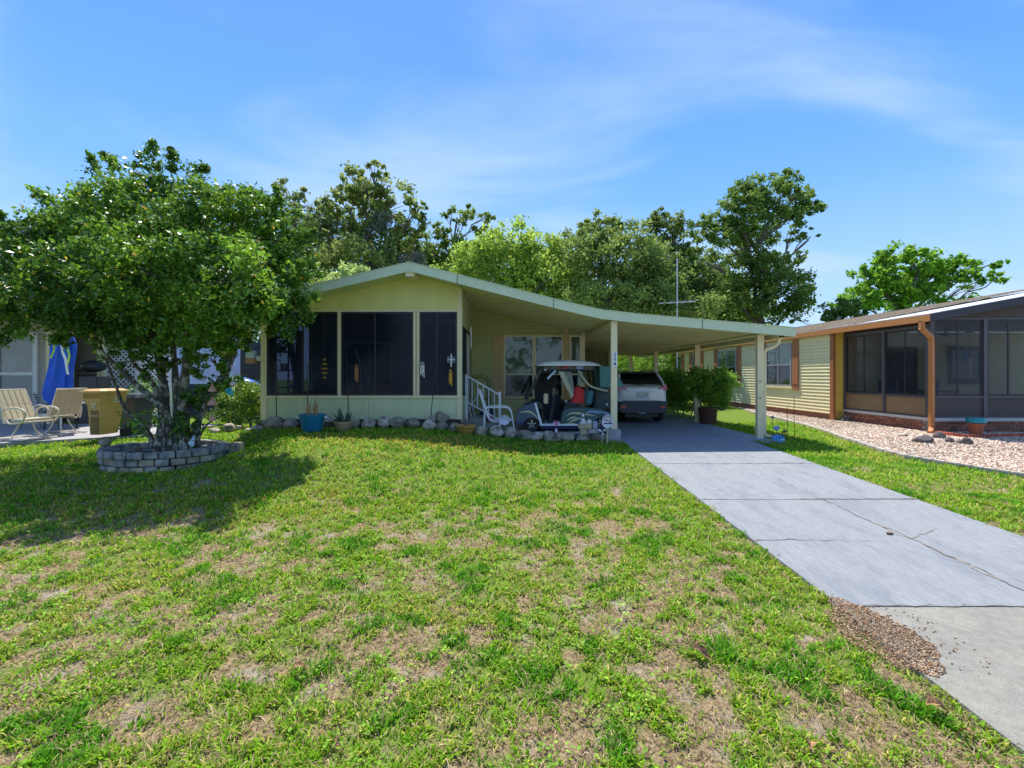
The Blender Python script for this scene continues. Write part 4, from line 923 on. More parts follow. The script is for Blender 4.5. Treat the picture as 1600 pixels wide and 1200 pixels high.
decal([(915,645),(925,643),(940,646)], .05, m_decb); decal([(930,642),(945,645),(957,650)], .04, m_decb)
for px_, py_ in ((831,668),(938,668)):
    for dy in (.04, .95):
        mb = MB(); r = .185; X = cx(px_); z = .10+r
        mb.add([], []); n = 22; prof = [(r*.62,0),(r*.92,-.0),(r,.03),(r,.14),(r*.92,.17),(r*.62,.17)]; V = []
        for rr, yy in prof:
            for k in range(n): V.append((X+rr*cos(2*pi*k/n), YG+dy+yy, z+rr*sin(2*pi*k/n)))
        mb.add(V, [(i*n+k, i*n+(k+1)%n, (i+1)*n+(k+1)%n, (i+1)*n+k) for i in range(len(prof)-1) for k in range(n)])
        w = part('wheel', mb, m_rubber, cart, smooth=True)
        mb = MB(); V = []; prof = [(r*.62,.01),(r*.55,.03),(r*.2,.035),(r*.14,.01),(.001,.01)]
        for rr, yy in prof:
            for k in range(n): V.append((X+rr*cos(2*pi*k/n), YG+dy+yy, z+rr*sin(2*pi*k/n)))
        mb.add(V, [(i*n+k, i*n+(k+1)%n, (i+1)*n+(k+1)%n, (i+1)*n+k) for i in range(len(prof)-1) for k in range(n)])
        part('rim', mb, M('rim_dark', (.05,.05,.055), .4, metal=.5), w, smooth=True)
        for k in range(5):
            a = 2*pi*k/5+.3; mb = MB(); mb.bar((X+.02*cos(a),YG+dy+.01,z+.02*sin(a)),(X+r*.6*cos(a),YG+dy+.008,z+r*.6*sin(a)),.035,.02); part('spoke', mb, m_chrome, w)
for dy in (.06, 1.06):
    mb = MB(); mb.tube([cp(822,627,dy),cp(838,597,dy),cp(851,569,dy)], .022, 8); part('windshield_post', mb, m_black, cart, smooth=True)
    mb = MB(); mb.tube([cp(932,640,dy),cp(933,600,dy),cp(930,569,dy)], .025, 8); part('rear_post', mb, m_black, cart, smooth=True)
mb = MB(); mb.hexa([cp(823,626,.09),cp(824.5,626,.09),cp(824.5,626,1.03),cp(823,626,1.03),cp(850,571,.09),cp(851.5,571,.09),cp(851.5,571,1.03),cp(850,571,1.03)]); part('windshield', mb, M('cart_screen', (.10,.12,.12), .1), cart)
# roof
mb = MB(); V = []; prof = [(838,570.6),(842,568.6),(852,565.2),(868,563.6),(888,562.8),(910,563.2),(926,565.4),(936,568.4),(939,570.6),(938,571.6),(839,571.6)]
for dy, sc in ((-.08,0),(-.03,.7),(.08,1),(.56,1.12),(1.05,1),(1.16,.7),(1.2,0)):
    for a, b in prof: V.append((cx(a), YG+dy, cz(571.6-(571.6-b)*max(sc,.12))))
n = len(prof); mb.add(V, [(i*n+k, i*n+(k+1)%n, (i+1)*n+(k+1)%n, (i+1)*n+k) for i in range(6) for k in range(n)]+[tuple(range(n)), tuple(range(6*n,7*n))[::-1]]); part('roof', mb, M('cart_roof', (.70,.64,.55), .45, var=.05), cart, smooth=True)
m_val = M('valance', (.17,.11,.07), .8, col2=(.05,.08,.08), c2s=6)
part('valance', cpoly([(850,571.6),(930,571.6),(930,577.5),(848,577.5)], .02, .03), m_val, cart); part('valance', cpoly([(850,571.6),(930,571.6),(930,577.5),(848,577.5)], 1.08, 1.09), m_val, cart)
part('valance_patch', cpoly([(861,572),(869,572),(869,576.5),(861,576.5)], .008, .018), m_teal, cart); part('valance_patch', cpoly([(879,572),(888,572),(888,576.5),(879,576.5)], .008, .018), M('patch_red', (.35,.05,.03), .7), cart); part('valance_patch', cpoly([(901,572),(911,572),(911,576.5),(901,576.5)], .008, .018), m_decb, cart)
part('shade_sheet', cpoly([(838,602),(846,582),(868,582),(884,628),(880,662),(850,662),(840,640)], .90, .91), M('cart_interior_shade', (.02,.025,.03), .6), cart)  # dark sheet added to make the space inside the cart dim
m_flap = M('tan_flap', (.42,.38,.26), .6, var=.2); m_flapd = M('clear_flap', (.16,.17,.13), .25, var=.3)
part('curtain', cpoly([(871,578),(880,578),(897,617),(893,622)], .02, .035), m_flap, cart); part('curtain', cpoly([(882,578),(893,578),(898,610),(895,616)], .045, .055), m_flapd, cart)
mb = MB(); mb.tube(catmull([Vector(cp(904,579,.02)),Vector(cp(912,592,.0)),Vector(cp(922,603,-.01)),Vector(cp(936,608,0)),Vector(cp(950,611,.02))],5), .03, 7); part('rolled_curtain', mb, m_flap, cart, smooth=True)
mb = MB(); mb.tube([cp(855,579,.02),cp(928,579,.02)], .022, 7); part('curtain_roll', mb, m_black, cart, smooth=True)
part('curtain', cpoly([(903,580),(912,580),(907,603),(903,602)], .05, .06), m_flapd, cart); part('curtain', cpoly([(914,580),(928,580),(930,604),(918,596)], 1.02, 1.03), m_flap, cart)
mb = MB(); mb.bar(cp(855,592,-.03), cp(868,579,-.03), .05, .045); part('side_mirror', mb, M('mirror_blue', (.35,.45,.55), .15, metal=.5), cart, bevel=.01)
mb = MB(); mb.tube([cp(853,600,.45),cp(858,592,.45)], .02, 8); part('steering_column', mb, m_black, cart)
mb = MB(); t_ = [Vector(cp(858,594,.45))+Vector((.09*cos(a),.17*sin(a),.13*cos(a))) for a in np.linspace(0,2*pi,17)]; mb.tube(t_, .014, 6); part('steering_wheel', mb, m_black, cart, smooth=True)
part('rear_canopy', cpoly([(937,572),(957,573),(976,605),(938,605)], -.02, 1.1), M('canopy_teal', (.07,.20,.17), .75, var=.08), cart)
part('bag_well', cpoly([(929,641),(931,607),(951,607),(957,640)], .1, 1.0), M('bag_dark', (.03,.05,.05), .6), cart, bevel=.03)
part('bag_roll', cpoly([(916,633),(919,612),(928,609),(930,612),(926,633)], .08, .9), M('bag_teal', (.03,.15,.17), .6), cart, bevel=.04)
for q in ((852,578),(884,627),(948,632)): mb = MB(); mb.blob(cp(q[0],q[1],-.02),(.03,.03,.03),1,2,0); part('lamp', mb, m_alum, cart, smooth=True)
mb = MB(); mb.hexa([cp(893,631,.10),cp(916,633,.10),cp(916,633,.22),cp(893,631,.22),cp(901,603,.14),cp(921,612,.14),cp(921,612,.28),cp(901,603,.28)]); tag(part('cushion', mb, M('red_cushion', (.60,.02,.02), .7, var=.08), bevel=.03), 'bright red square cushion leaning on the golf cart seat', 'cushion')
mb = MB(); mb.box(cx(849.5),cx(856.5),YG-.02,YG+.06,cz(631),cz(615)); mb2 = part('towel', mb, M('beige_towel', (.62,.50,.30), .8, var=.15), bevel=.02); tag(mb2, 'beige hanging towel by the golf cart steering wheel', 'towel')
t = thing('golf_bag', 'dark golf bag standing behind the golf cart front cowl', 'golf bag', cp(862,640,.3))
mb = MB(); mb.tube([cp(861,662,.3),cp(866,632,.3),cp(868,618,.3)], [.065,.072,.08], 12); part('bag', mb, M('bag_black', (.02,.02,.025), .6), t, smooth=True)
for i in range(4): mb = MB(); mb.tube([cp(865+i*1.5,624,.25+.05*i),cp(866+i*3,606+i*2,.2+.05*i)], .008, 5); part('club', mb, m_chrome, t)

# ------------------------------------------------------------------ parked car under the carport
YC0 = 14.0; CX0 = PX(1003.5, YC0)
car = thing('parked_car', 'white compact crossover with dark rear bumper parked under the carport', 'car', (CX0, 16.0, .02))
m_carw = M('car_white', (.78,.80,.84), .25, var=.02, coat=.8); m_plast = M('car_plastic', (.05,.06,.08), .55, var=.1); m_cglass = M('car_glass', (.012,.014,.016), .06, var=.0, spec=.8)
def loft(secs, mat, name, parent, smooth=True):
    """secs: list of (y, [(halfwidth,z)...] bottom to top) mirrored"""
    mb = MB(); V = []; n = len(secs[0][1])
    for y, pr in secs:
        ring = [(-w, z) for w, z in pr]+[(w, z) for w, z in pr[::-1]]
        for w, z in ring: V.append((CX0+w, YC0+y, z))
    m = 2*n; k = len(secs)
    f = [(i*m+j, i*m+(j+1)%m, (i+1)*m+(j+1)%m, (i+1)*m+j) for i in range(k-1) for j in range(m)]+[tuple(range(m))[::-1], tuple((k-1)*m+j for j in range(m))]
    mb.add(V, f); return part(name, mb, mat, parent, smooth=smooth)
loft([(-.02,[(.56,.60),(.60,.72),(.62,.98),(.60,1.10)]),(.06,[(.70,.50),(.74,.72),(.74,1.0),(.68,1.16)]),(.25,[(.76,.45),(.80,.72),(.80,1.02),(.73,1.20)]),(.9,[(.78,.45),(.81,.72),(.81,1.0),(.76,1.14)]),(2.8,[(.78,.42),(.81,.70),(.80,.95),(.76,1.06)]),(3.6,[(.76,.42),(.79,.68),(.76,.88),(.68,.98)]),(4.1,[(.66,.42),(.66,.62),(.60,.78),(.5,.84)])], m_carw, 'body', car)
loft([(-.06,[(.62,.36),(.70,.44),(.70,.60),(.52,.72)]),(.10,[(.74,.34),(.80,.42),(.80,.70),(.70,.74)]),(.45,[(.78,.34),(.82,.42),(.82,.72),(.76,.76)])], m_plast, 'rear_bumper', car)
loft([(.12,[(.69,1.16),(.68,1.22)]),(.22,[(.70,1.19),(.66,1.32)]),(.52,[(.74,1.16),(.58,1.55)]),(1.0,[(.75,1.12),(.58,1.58)]),(2.2,[(.75,1.05),(.57,1.54)]),(3.0,[(.73,1.02),(.62,1.06)])], m_cglass, 'rear_glass', car)
loft([(.34,[(.57,1.555),(.54,1.58)]),(.6,[(.60,1.555),(.56,1.61)]),(1.2,[(.60,1.56),(.56,1.62)]),(2.3,[(.58,1.53),(.54,1.57)])], m_black, 'roof', car)
for s in (-1, 1):
    mb = MB(); mb.tube([(CX0+s*.705,YC0+.10,1.17),(CX0+s*.66,YC0+.22,1.34),(CX0+s*.585,YC0+.46,1.55)], .035, 6); part('pillar', mb, m_carw, car, smooth=True)
    mb = MB(); mb.tube([(CX0+s*.56,YC0+.55,1.63),(CX0+s*.57,YC0+1.2,1.66),(CX0+s*.55,YC0+2.2,1.62)], .016, 6); part('roof_rail', mb, m_alum, car, smooth=True)
    mb = MB(); x0 = CX0+s*.80; x1 = CX0+s*.46
    mb.hexa([(x1,YC0-.045,1.07),(x0-s*.04,YC0+.0,1.03),(x0+s*.015,YC0+.34,1.08),(x1,YC0+.2,1.085),(x1+s*.05,YC0-.02,1.11),(x0-s*.05,YC0+.03,1.21),(x0+s*.01,YC0+.34,1.23),(x1+s*.05,YC0+.2,1.11)]); part('taillight', mb, M('tail_red', (.55,.015,.02), .2, coat=.8), car, bevel=.01)
    mb = MB(); mb.box(CX0+s*.60-.08,CX0+s*.60+.08,YC0-.075,YC0-.04,.50,.56); part('reflector', mb, MATS['tail_red'], car, bevel=.008)
    for yy in (.78, 3.3):
        mb = MB(); X = CX0+s*.70; r = .33; n = 24; V = []; prof = [(r*.6,-.1),(r*.93,-.1),(r,-.07),(r,.07),(r*.93,.1),(r*.6,.1)]
        for rr, xx in prof:
            for k in range(n): V.append((X+xx, YC0+yy+rr*cos(2*pi*k/n), .02+r+rr*sin(2*pi*k/n)))
        mb.add(V, [(i*n+k, i*n+(k+1)%n, (i+1)*n+(k+1)%n, (i+1)*n+k) for i in range(5) for k in range(n)]); w = part('wheel', mb, m_rubber, car, smooth=True)
        mb = MB(); mb.tube([(X-.09,YC0+yy,.35),(X+.09,YC0+yy,.35)], .2, 18); part('rim', mb, m_chrome, w)
mb = MB(); mb.box(CX0-.33,CX0+.36,YC0-.035,YC0-.02,.98,1.02); part('chrome_strip', mb, m_alum, car, bevel=.005)
mb = MB(); mb.box(CX0-.17,CX0+.19,YC0-.045,YC0-.028,.80,.97); pl = part('license_plate', mb, M('plate_pale', (.55,.62,.60), .4, var=.1, col2=(.25,.42,.30), c2s=14, c2lo=.5, c2hi=.6), car, bevel=.004)
mb = MB(); mb.box(CX0-.05,CX0+.05,YC0-.03,YC0-.01,1.095,1.12); part('emblem', mb, m_chrome, car, bevel=.005)
mb = MB(); mb.box(CX0-.5,CX0+.5,YC0+.05,YC0+3.9,.22,.40); part('underbody', mb, m_black, car)
mb = MB(); mb.tube([(CX0-.12,YC0-.03,.34),(CX0+.1,YC0-.03,.34)], .03, 8); part('exhaust', mb, m_chrome, car)
mb = MB(); mb.tube([(CX0-.25,YC0+.13,1.26),(CX0+.25,YC0+.13,1.25)], .008, 5); part('wiper', mb, m_black, car)

# ------------------------------------------------------------------ hedge, potted shrub, shrubs beyond the carport
def shrub(name, label, cat, lobes, loc, leaf, c1, c2, dens=None, stems=True, mat=None, group=None):
    t = thing(name, label, cat, loc, group=group); pts = lobes_points(lobes, dens or 30/(leaf*leaf), rs=.15, shell=.5); pts = pts[pts[:,2] > G(pts[:,0],pts[:,1])+.02]; n = len(pts)
    leaf_obj('foliage', pts, leaf*(.6+.8*rng.random(n)), leafcols(n, c1, c2, .25, pts)*1.25, mat or m_leaf, t, off=Vector(loc), aspect=.55)
    if stems:
        mb = MB()
        for i in range(9):
            lb = lobes[i % len(lobes)]; a = rng.random()*6.28; b = (lb[0]+rng.normal()*.12, lb[1]+rng.normal()*.12, loc[2])
            mb = MB(); q, r = limb(b, (lb[0]+cos(a)*lb[3]*.6, lb[1]+sin(a)*lb[4]*.6, lb[2]+lb[5]*.3), .025, .008, .02, 4, i); mb.tube(q, r, 5); part('stem', mb, m_bark, t)
    return t
hg = [(PX(1040,17.5),17.5,.95,.55,.6,.62),(PX(1062,16.4),16.4,.95,.55,.6,.66),(PX(1030,19),19,1.0,.6,.6,.65),(PX(1082,15.8),15.7,.95,.5,.5,.62),(PX(1050,16.8),16.9,1.05,.5,.5,.62)]
shrub('hedge', 'long clipped green hedge growing between the carport and the neighbouring siding', 'hedge', hg, (PX(1060,17),17,0), .085, (.05,.14,.015), (.20,.36,.035), dens=9000)
PYs = 14.3; pxs = PX(1106,PYs)
t, c = pot(1106, 663, 14.1, .28, .52, [(.84,0),(.86,.05),(.97,.9),(1.0,.92),(1.0,1),(.96,1.0)], M('brown_pot', (.10,.04,.03), .5, var=.15), 'tall dark brown pot holding the leafy shrub beside a carport post')
lb = [(PX(1112,14.2),14.2,1.15,.5,.5,.52),(PX(1098,14.2),14.25,1.3,.42,.42,.42),(PX(1128,14.2),14.15,1.35,.36,.4,.36),(PX(1118,14.2),14.2,.85,.42,.4,.3)]
shrub('potted_shrub', 'bushy green shrub growing out of the tall brown pot', 'shrub', lb, (c[0],c[1],c[2]+.42), .075, (.06,.15,.015), (.22,.38,.035), dens=17000)
for i, (px_, py, Y, rx, rz, lab) in enumerate(((995,568,27,1.2,1.1,'sunlit green bush seen under the back of the carport'),(1030,560,30,1.5,1.6,'darker bush behind the hedge at the far end of the carport'),(965,560,29,1.3,1.3,'green bush glimpsed left of the last carport post'))):
    shrub('bush', lab, 'bush', [(PX(px_,Y),Y,PZ(py,Y),rx,1.2,rz),(PX(px_+12,Y),Y+.5,PZ(py+25,Y),rx,1.2,rz)], (PX(px_,Y),Y,0), .14, (.07,.16,.02), (.20,.34,.04), mat=m_leaf2)

# ------------------------------------------------------------------ yard ornaments along the carport edge
def figure(name, label, cat, blobs, loc, mat): 
    t = thing(name, label, cat, loc)
    for nm, c, r, m in blobs:
        mb = MB(); mb.blob(c, r, hash(nm) % 50 if False else len(nm), 2, .02); part(nm, mb, m or mat, t, smooth=True)
    return t
m_bw = M('painted_stone_white', (.62,.64,.70), .6, var=.15)
YS = 10.2
# brick block with little painted figures
mb = MB(); mb.box(PX(904,YS),PX(925,YS),YS-.02,YS+.16,PZ(670.5,YS),PZ(662,YS)); tag(part('stone_block', mb, M('tan_block', (.46,.38,.26), .85, var=.25, vs=14, bump=.5), bevel=.02), 'tan stone block lying on top of the stone column beside the round sign', 'block')
mb = MB(); mb.box(PX(907,YS),PX(917,YS),YS,YS+.14,PZ(679,YS),PZ(670.8,YS)); tag(part('stone_block', mb, MATS['tan_block'], bevel=.01), 'smaller tan block supporting the lettered tan block', 'block')
mb = MB(); mb.box(PX(919,YS),PX(936,YS),YS+.02,YS+.16,PZ(677,YS),PZ(670,YS)); tag(part('stone_block', mb, M('grey_block', (.36,.34,.36), .85, var=.2, bump=.4), bevel=.01), 'low grey block right of the tan block stack', 'block')
mb = MB(); mb.box(PX(927,YS),PX(934.5,YS),YS+.04,YS+.12,PZ(669.6,YS),PZ(658.5,YS)); tag(part('marker_stone', mb, M('lilac_stone', (.42,.42,.52), .7), bevel=.015), 'small upright lilac grey stone standing on the low grey block', 'stone')
t = thing('cat_figure', 'small white and navy figure standing on the tan block', 'figurine', P(911,661.5,YS))
for nm, px_, py, r, m in (('body',911,657,(.045,.04,.065),m_bw),('head',911,649.5,(.035,.035,.035),m_bw),('ear',908.8,646.5,(.012,.012,.022),m_navy),('ear',913.2,646.5,(.012,.012,.022),m_navy),('bow',911,653.4,(.03,.03,.012),m_navy)):
    mb = MB(); mb.blob(P(px_,py,YS-.0), r, 2, 2, .01); part(nm, mb, m, t, smooth=True)
mb = MB(); mb.box(PX(906.5,YS),PX(916,YS),YS-.02,YS+.0,PZ(661.8,YS),PZ(658.3,YS)); tag(part('word_block', mb, m_bw), 'tiny pale lettered strip at the feet of the white figure', 'decoration')
mb = MB(); mb.prism([(PX(917.5,YS),PZ(662,YS)),(PX(924.5,YS),PZ(662,YS)),(PX(924.5,YS),PZ(657.5,YS)),(PX(923,YS),PZ(655.5,YS)),(PX(919.5,YS),PZ(655.5,YS)),(PX(917.5,YS),PZ(657.5,YS))],'y',YS,YS+.05); o = part('arched_figure', mb, M('pale_aqua', (.5,.6,.58), .5), bevel=.008); tag(o, 'small pale aqua arch figure on the right end of the tan block', 'figurine')
# round yard sign on a stake
YSg = 10.05; t = thing('round_sign', 'round white sign with grey top on a stake by the left carport post', 'sign', (PX(948,YSg),YSg,.0))
def disc(cx_, cz_, rx, rz, y0, y1, n=28, a0=0, a1=2*pi): 
    mb = MB(); k = n if a1-a0 > 6.2 else n+1; mb.prism([(cx_+rx*cos(a0+(a1-a0)*i/n), cz_+rz*sin(a0+(a1-a0)*i/n)) for i in range(k)], 'y', y0, y1); return mb
cx_, cz_ = PX(949.2,YSg), PZ(658.5,YSg)
part('sign_face', disc(cx_, cz_, .125, .150, YSg-.012, YSg+.006), m_bw, t); part('sign_top', disc(cx_, cz_+.01, .121, .134, YSg-.0165, YSg-.0125, 20, .25, pi-.25), M('sign_grey', (.36,.33,.34), .7, col2=(.55,.52,.5), c2s=12), t)
for k, (a, b, c_, d) in enumerate(((-.09,.02,-.05,.055),(-.05,.055,-.01,.0),(-.01,.0,.05,.06),(.02,-.01,.06,.025),(.06,.025,.10,-.02))):
    mb = MB(); mb.bar((cx_+a,YSg-.019,cz_+b),(cx_+c_,YSg-.019,cz_+d),.006,.018); part('emblem_stroke', mb, m_navy if k % 2 else m_bw, t)
mb = MB(); mb.box(cx_-.085,cx_+.095,YSg-.0175,YSg-.0135,cz_-.055,cz_-.03); part('sign_band', mb, m_navy, t)
mb = MB(); mb.box(cx_+.065,cx_+.105,YSg-.021,YSg-.0178,cz_-.03,cz_+.0); part('sign_accent', mb, M('rose', (.45,.15,.22), .6), t)
mb = MB(); mb.box(cx_-.018,cx_+.018,YSg+.008,YSg+.03,-.02,cz_-.02); part('stake', mb, M('pale_wood', (.45,.42,.33), .8), t)
t = thing('pinwheel', 'navy and white pinwheel on a stick left of the round sign', 'pinwheel', P(940,690,YSg))
for k in range(6):
    a = k*pi/3+.3; c0 = Vector((PX(941,YSg),YSg-.02,PZ(674,YSg))); mb = MB(); u = Vector((cos(a),0,sin(a)))*.095; v = Vector((-sin(a),0,cos(a)))*.05
    mb.add([c0,c0+u,c0+u*.7+v,c0+Vector((0,-.02,0)),c0+u+Vector((0,.005,0)),c0+u*.7+v+Vector((0,-.02,0))],[(0,1,2),(3,5,4),(0,3,4,1),(1,4,5,2),(2,5,3,0)]); part('vane', mb, m_navy if k % 2 else m_bw, t)
mb = MB(); mb.tube([(PX(941,YSg),YSg,0),(PX(941,YSg),YSg,PZ(674,YSg))],.006,5); part('stick', mb, m_alum, t)
t = thing('ribbon_bow', 'dark green and navy bow tied above the pinwheel', 'bow', P(938,665,YSg)); m_grn = M('dark_green', (.015,.06,.04), .6)
for s in (-1,1): mb = MB(); mb.blob((PX(938,YSg)+s*.03,YSg-.0,PZ(665.5,YSg)),(.035,.02,.04),3,2,.05); part('loop', mb, m_grn if s < 0 else m_navy, t, smooth=True)
t = thing('garden_gnome', 'small gnome with bright pink flower hat standing among the entry stones', 'garden figure', P(869,686,10.15)); Yg = 10.15
m_pink = M('hot_pink', (.75,.05,.35), .5)
mb = MB(); mb.lathe(P(868,686,Yg), [(.05,0),(.045,.10),(.03,.18),(.025,.22)], 12); part('body', mb, M('figure_brown', (.13,.10,.08), .8), t, smooth=True)
mb = MB(); mb.blob(P(869,673,Yg-.03),(.028,.02,.05),2,2,.01); part('beard', mb, m_bw, t, smooth=True)
for k in range(6): a = k*pi/3; mb = MB(); mb.blob((PX(869,Yg)+.045*cos(a),Yg-.03,PZ(661,Yg)+.03*sin(a)),(.026,.018,.022),2,1,.01); part('petal', mb, m_pink if k % 3 else m_bw, t, smooth=True)
# blue ornament and flowers right of the carport
YB2 = 10.35; t = thing('blue_stone', 'bright blue mosaic block standing on the grass by the right carport post', 'ornament', (PX(1217,YB2),YB2,PZ(698,YB2)))
mb = MB(); mb.prism([(PX(1208.5,YB2),PZ(697,YB2)),(PX(1227,YB2),PZ(696.5,YB2)),(PX(1225,YB2),PZ(683,YB2)),(PX(1221,YB2),PZ(680,YB2)),(PX(1211,YB2),PZ(680.3,YB2)),(PX(1207,YB2),PZ(683,YB2))],'y',YB2-.03,YB2+.07)
part('block', mb, M('mosaic_blue', (.03,.22,.60), .5, var=.3, vs=20, col2=(.35,.55,.70), c2s=16, c2lo=.5, c2hi=.62), t, bevel=.01)
for i, (px_, py, r, cc, lab) in enumerate(((1213,669,.085,(.28,.32,.62),'blue metal flower above the blue block'),(1226,674,.055,(.14,.08,.08),'dark brown metal flower right of the blue block'),(1207,652,.045,(.20,.18,.22),'small grey metal bud, topmost of the three flowers'))):
    Yq = 10.6; t = thing('garden_flower', lab, 'garden ornament', (PX(px_,Yq),Yq,0)); mm = M('petal_%s' % ('blue','brown','grey')[i], cc, .5, var=.2)
    for k in range(9):
        a = 2*pi*k/9; mb = MB(); mb.blob((PX(px_,Yq)+r*.55*cos(a),Yq-.02*(k%2),PZ(py,Yq)+r*.4*sin(a)),(r*.42,r*.25,r*.34),k,1,.02); part('petal', mb, mm, t, smooth=True)
    mb = MB(); mb.tube([(PX(px_+(6 if i==1 else 2),Yq),Yq,-.02),(PX(px_,Yq),Yq+.01,PZ(py+1,Yq))], .006, 5); part('stem', mb, m_grn, t)
t = thing('small_plant', 'low leafy plant behind the blue block', 'plant', (PX(1219,10.5),10.5,0)); plant_blades(t, (PX(1216,10.5),10.5,.0), 14, .26, .10, M('plant_green', (.06,.14,.04), .5), .02, 'leaf', .8, 12)
t = thing('plant_frame', 'thin dark wire plant frame standing on the grass right of the flowers', 'trellis', (PX(1236,10.8),10.8,0))
for x0, z1 in ((1230,.75),(1241,1.0)): mb = MB(); mb.tube([(PX(x0,10.8),10.8,0),(PX(x0,10.8),10.8,z1)], .006, 5); part('wire', mb, m_black, t)
mb = MB(); mb.tube([(PX(1230,10.8),10.8,.6),(PX(1241,10.8),10.8,.6)], .005, 5); part('wire', mb, m_black, t)

# ------------------------------------------------------------------ neighbouring yellow house on the right
NX = 10.75
nb = thing('yellow_house', 'yellow sided house with brown shutters and screened front porch, at the right', 'house', (NX, 15.3, 0))
m_yel = M('yellow_siding', (.80,.70,.40), .55, var=.06, vs=2, rnd=.03); m_yel2 = M('yellow_trim', (.72,.48,.08), .5, var=.08)
m_rust = M('rust_brown', (.34,.12,.045), .5, var=.1); m_rustl = M('copper_gutter', (.48,.19,.055), .42, var=.08)
m_brick = M('brick', (.30,.12,.075), .85, var=.25, vs=12, bump=.5, rnd=.3); m_mort = M('mortar', (.34,.29,.25), .9)
ZE = 2.95
mb = MB(); mb.box(NX+.001, NX+.12, 15.31, 30, .2, ZE+.1); part('backing_wall', mb, m_yel, nb)
z = .22; bh = .116
while z < ZE:
    part('siding_board', board_mb(15.36, 30, z, bh-.001, NX, 'x', .026), m_yel, nb); z += bh
mb = MB(); mb.box(NX+.02, NX+.12, 15.31, 30, -.1, .21); sk = part('brick_skirting', mb, m_mort, nb)
mb = MB()
for r_ in range(3):
    y = 15.35+(r_ % 2)*.1
    while y < 26: mb.box(NX+.0+random.uniform(0,.006), NX+.03, y, y+.19, -.02+.075*r_, -.02+.075*r_+.064); y += .2
o = part('brick_course', mb, m_brick, sk); o['kind'] = 'stuff'
mb = MB(); mb.box(NX-.05, NX+.03, 15.20, 15.36, .02, ZE); part('corner_trim', mb, m_rust, nb)
mb = MB(); mb.box(NX+.03, 11.12, 15.26, 15.34, .05, ZE+.02); part('return_wall', mb, m_yel2, nb)
mb = MB(); mb.box(NX-.06, NX+.02, 29.9, 30.05, .02, ZE); part('corner_trim', mb, m_rust, nb)
m_wf = M('window_grey', (.33,.31,.34), .4)
for (y0, y1, zb, zt_, mu) in ((17.45,19.15,1.07,2.72,True),(21.7,23.6,1.05,2.72,True),(25.8,26.9,1.05,2.70,False),(28.6,29.5,1.05,2.70,False)):
    wdw = window(nb,'x',NX-.03,y0,y1,zb,zt_,m_wf,.06,(zb+zt_)/2,[(y0+y1)/2] if mu else None,m_glass,m_glass_dark,depth=.04)
    f = mapu('x', NX-.03); k = MB(); ubox(k, f, y0-.06, y1+.06, -.01, .05, zb-.08, zb-.002); part('sill', k, m_yel, wdw)
    shutter(nb,'x',NX-.02,y0-.42,y0-.07,zb-.12,zt_+.10,M('shutter_brown', (.40,.15,.06), .6, var=.15),2,(.14,)); shutter(nb,'x',NX-.02,y1+.07,y1+.42,zb-.12,zt_+.10,M('shutter_brown', (.40,.15,.06), .6, var=.15),2,(.14,))
def nzr(x): return 3.02+.186*(x-10.60)
def msr(x): return 3.035+.197*(x-10.60)
YNF, YP = 11.55, 12.1
mb = MB(); mb.box(10.57, 10.60, YNF-.02, 30.4, 2.86, 3.015); part('gutter', mb, m_rustl, nb)
mb = MB(); mb.box(10.60, 10.68, YNF, 30.4, 2.86, 2.93); part('gutter_floor', mb, m_rustl, nb)
mb = MB(); mb.box(10.64, 10.80, 15.4, 30.3, 2.94, 2.96); part('soffit', mb, m_yel, nb)
mb = MB(); mb.hexa([(10.61,YNF,nzr(10.6)-.03),(17.5,YNF,nzr(17.5)-.03),(17.5,15.6,nzr(17.5)-.03),(10.61,15.6,nzr(10.6)-.03),(10.58,YNF,nzr(10.6)+.03),(17.5,YNF,nzr(17.5)+.03),(17.5,15.6,nzr(17.5)+.03),(10.58,15.6,nzr(10.6)+.03)]); part('porch_roof', mb, M('white_roof', (.55,.55,.57), .5, var=.06), nb)
mb = MB(); mb.hexa([(10.61,15.6,nzr(10.6)-.03),(15.5,15.6,nzr(15.5)-.03),(15.5,30.4,nzr(15.5)-.03),(10.61,30.4,nzr(10.6)-.03),(10.58,15.6,nzr(10.6)+.02),(15.5,15.6,nzr(15.5)+.02),(15.5,30.4,nzr(15.5)+.02),(10.58,30.4,nzr(10.6)+.02)]); part('main_roof', mb, MATS['white_roof'], nb)
# shingle courses on the main roof
m_shing = M('shingle', (.36,.29,.22), .95, var=.4, vs=10, bump=.8, bs=30, rnd=.15)
for i in range(30):
    x0 = 10.66+i*.2; mb = MB(); mb.hexa([(x0,14.2,msr(x0)+.02),(x0+.22,14.2,msr(x0+.22)+.02),(x0+.22,30.35,msr(x0+.22)+.02),(x0,30.35,msr(x0)+.02),(x0,14.2,msr(x0)+.052),(x0+.22,14.2,msr(x0+.22)+.026),(x0+.22,30.35,msr(x0+.22)+.026),(x0,30.35,msr(x0)+.052)]); part('shingle_course', mb, m_shing, nb)
m_dkf = M('dark_fascia', (.035,.03,.04), .5)
mb = MB(); mb.hexa([(10.56,YNF-.03,2.84),(17.5,YNF-.03,2.84+.186*6.94),(17.5,YNF,2.84+.186*6.94),(10.56,YNF,2.84),(10.56,YNF-.03,3.03),(17.5,YNF-.03,3.03+.186*6.94),(17.5,YNF,3.03+.186*6.94),(10.56,YNF,3.03)]); part('rake_fascia', mb, m_dkf, nb)
m_dkp = M('dark_panel', (.075,.06,.055), .6, var=.1); m_brp = M('brown_panel', (.24,.155,.075), .6, var=.12)
mb = MB(); mb.prism([(11.10,3.0),(17.5,3.0),(17.5,nzr(17.5)-.05),(11.10,nzr(11.1)-.05)], 'y', YP, YP+.05); part('gable_panel', mb, m_dkp, nb)
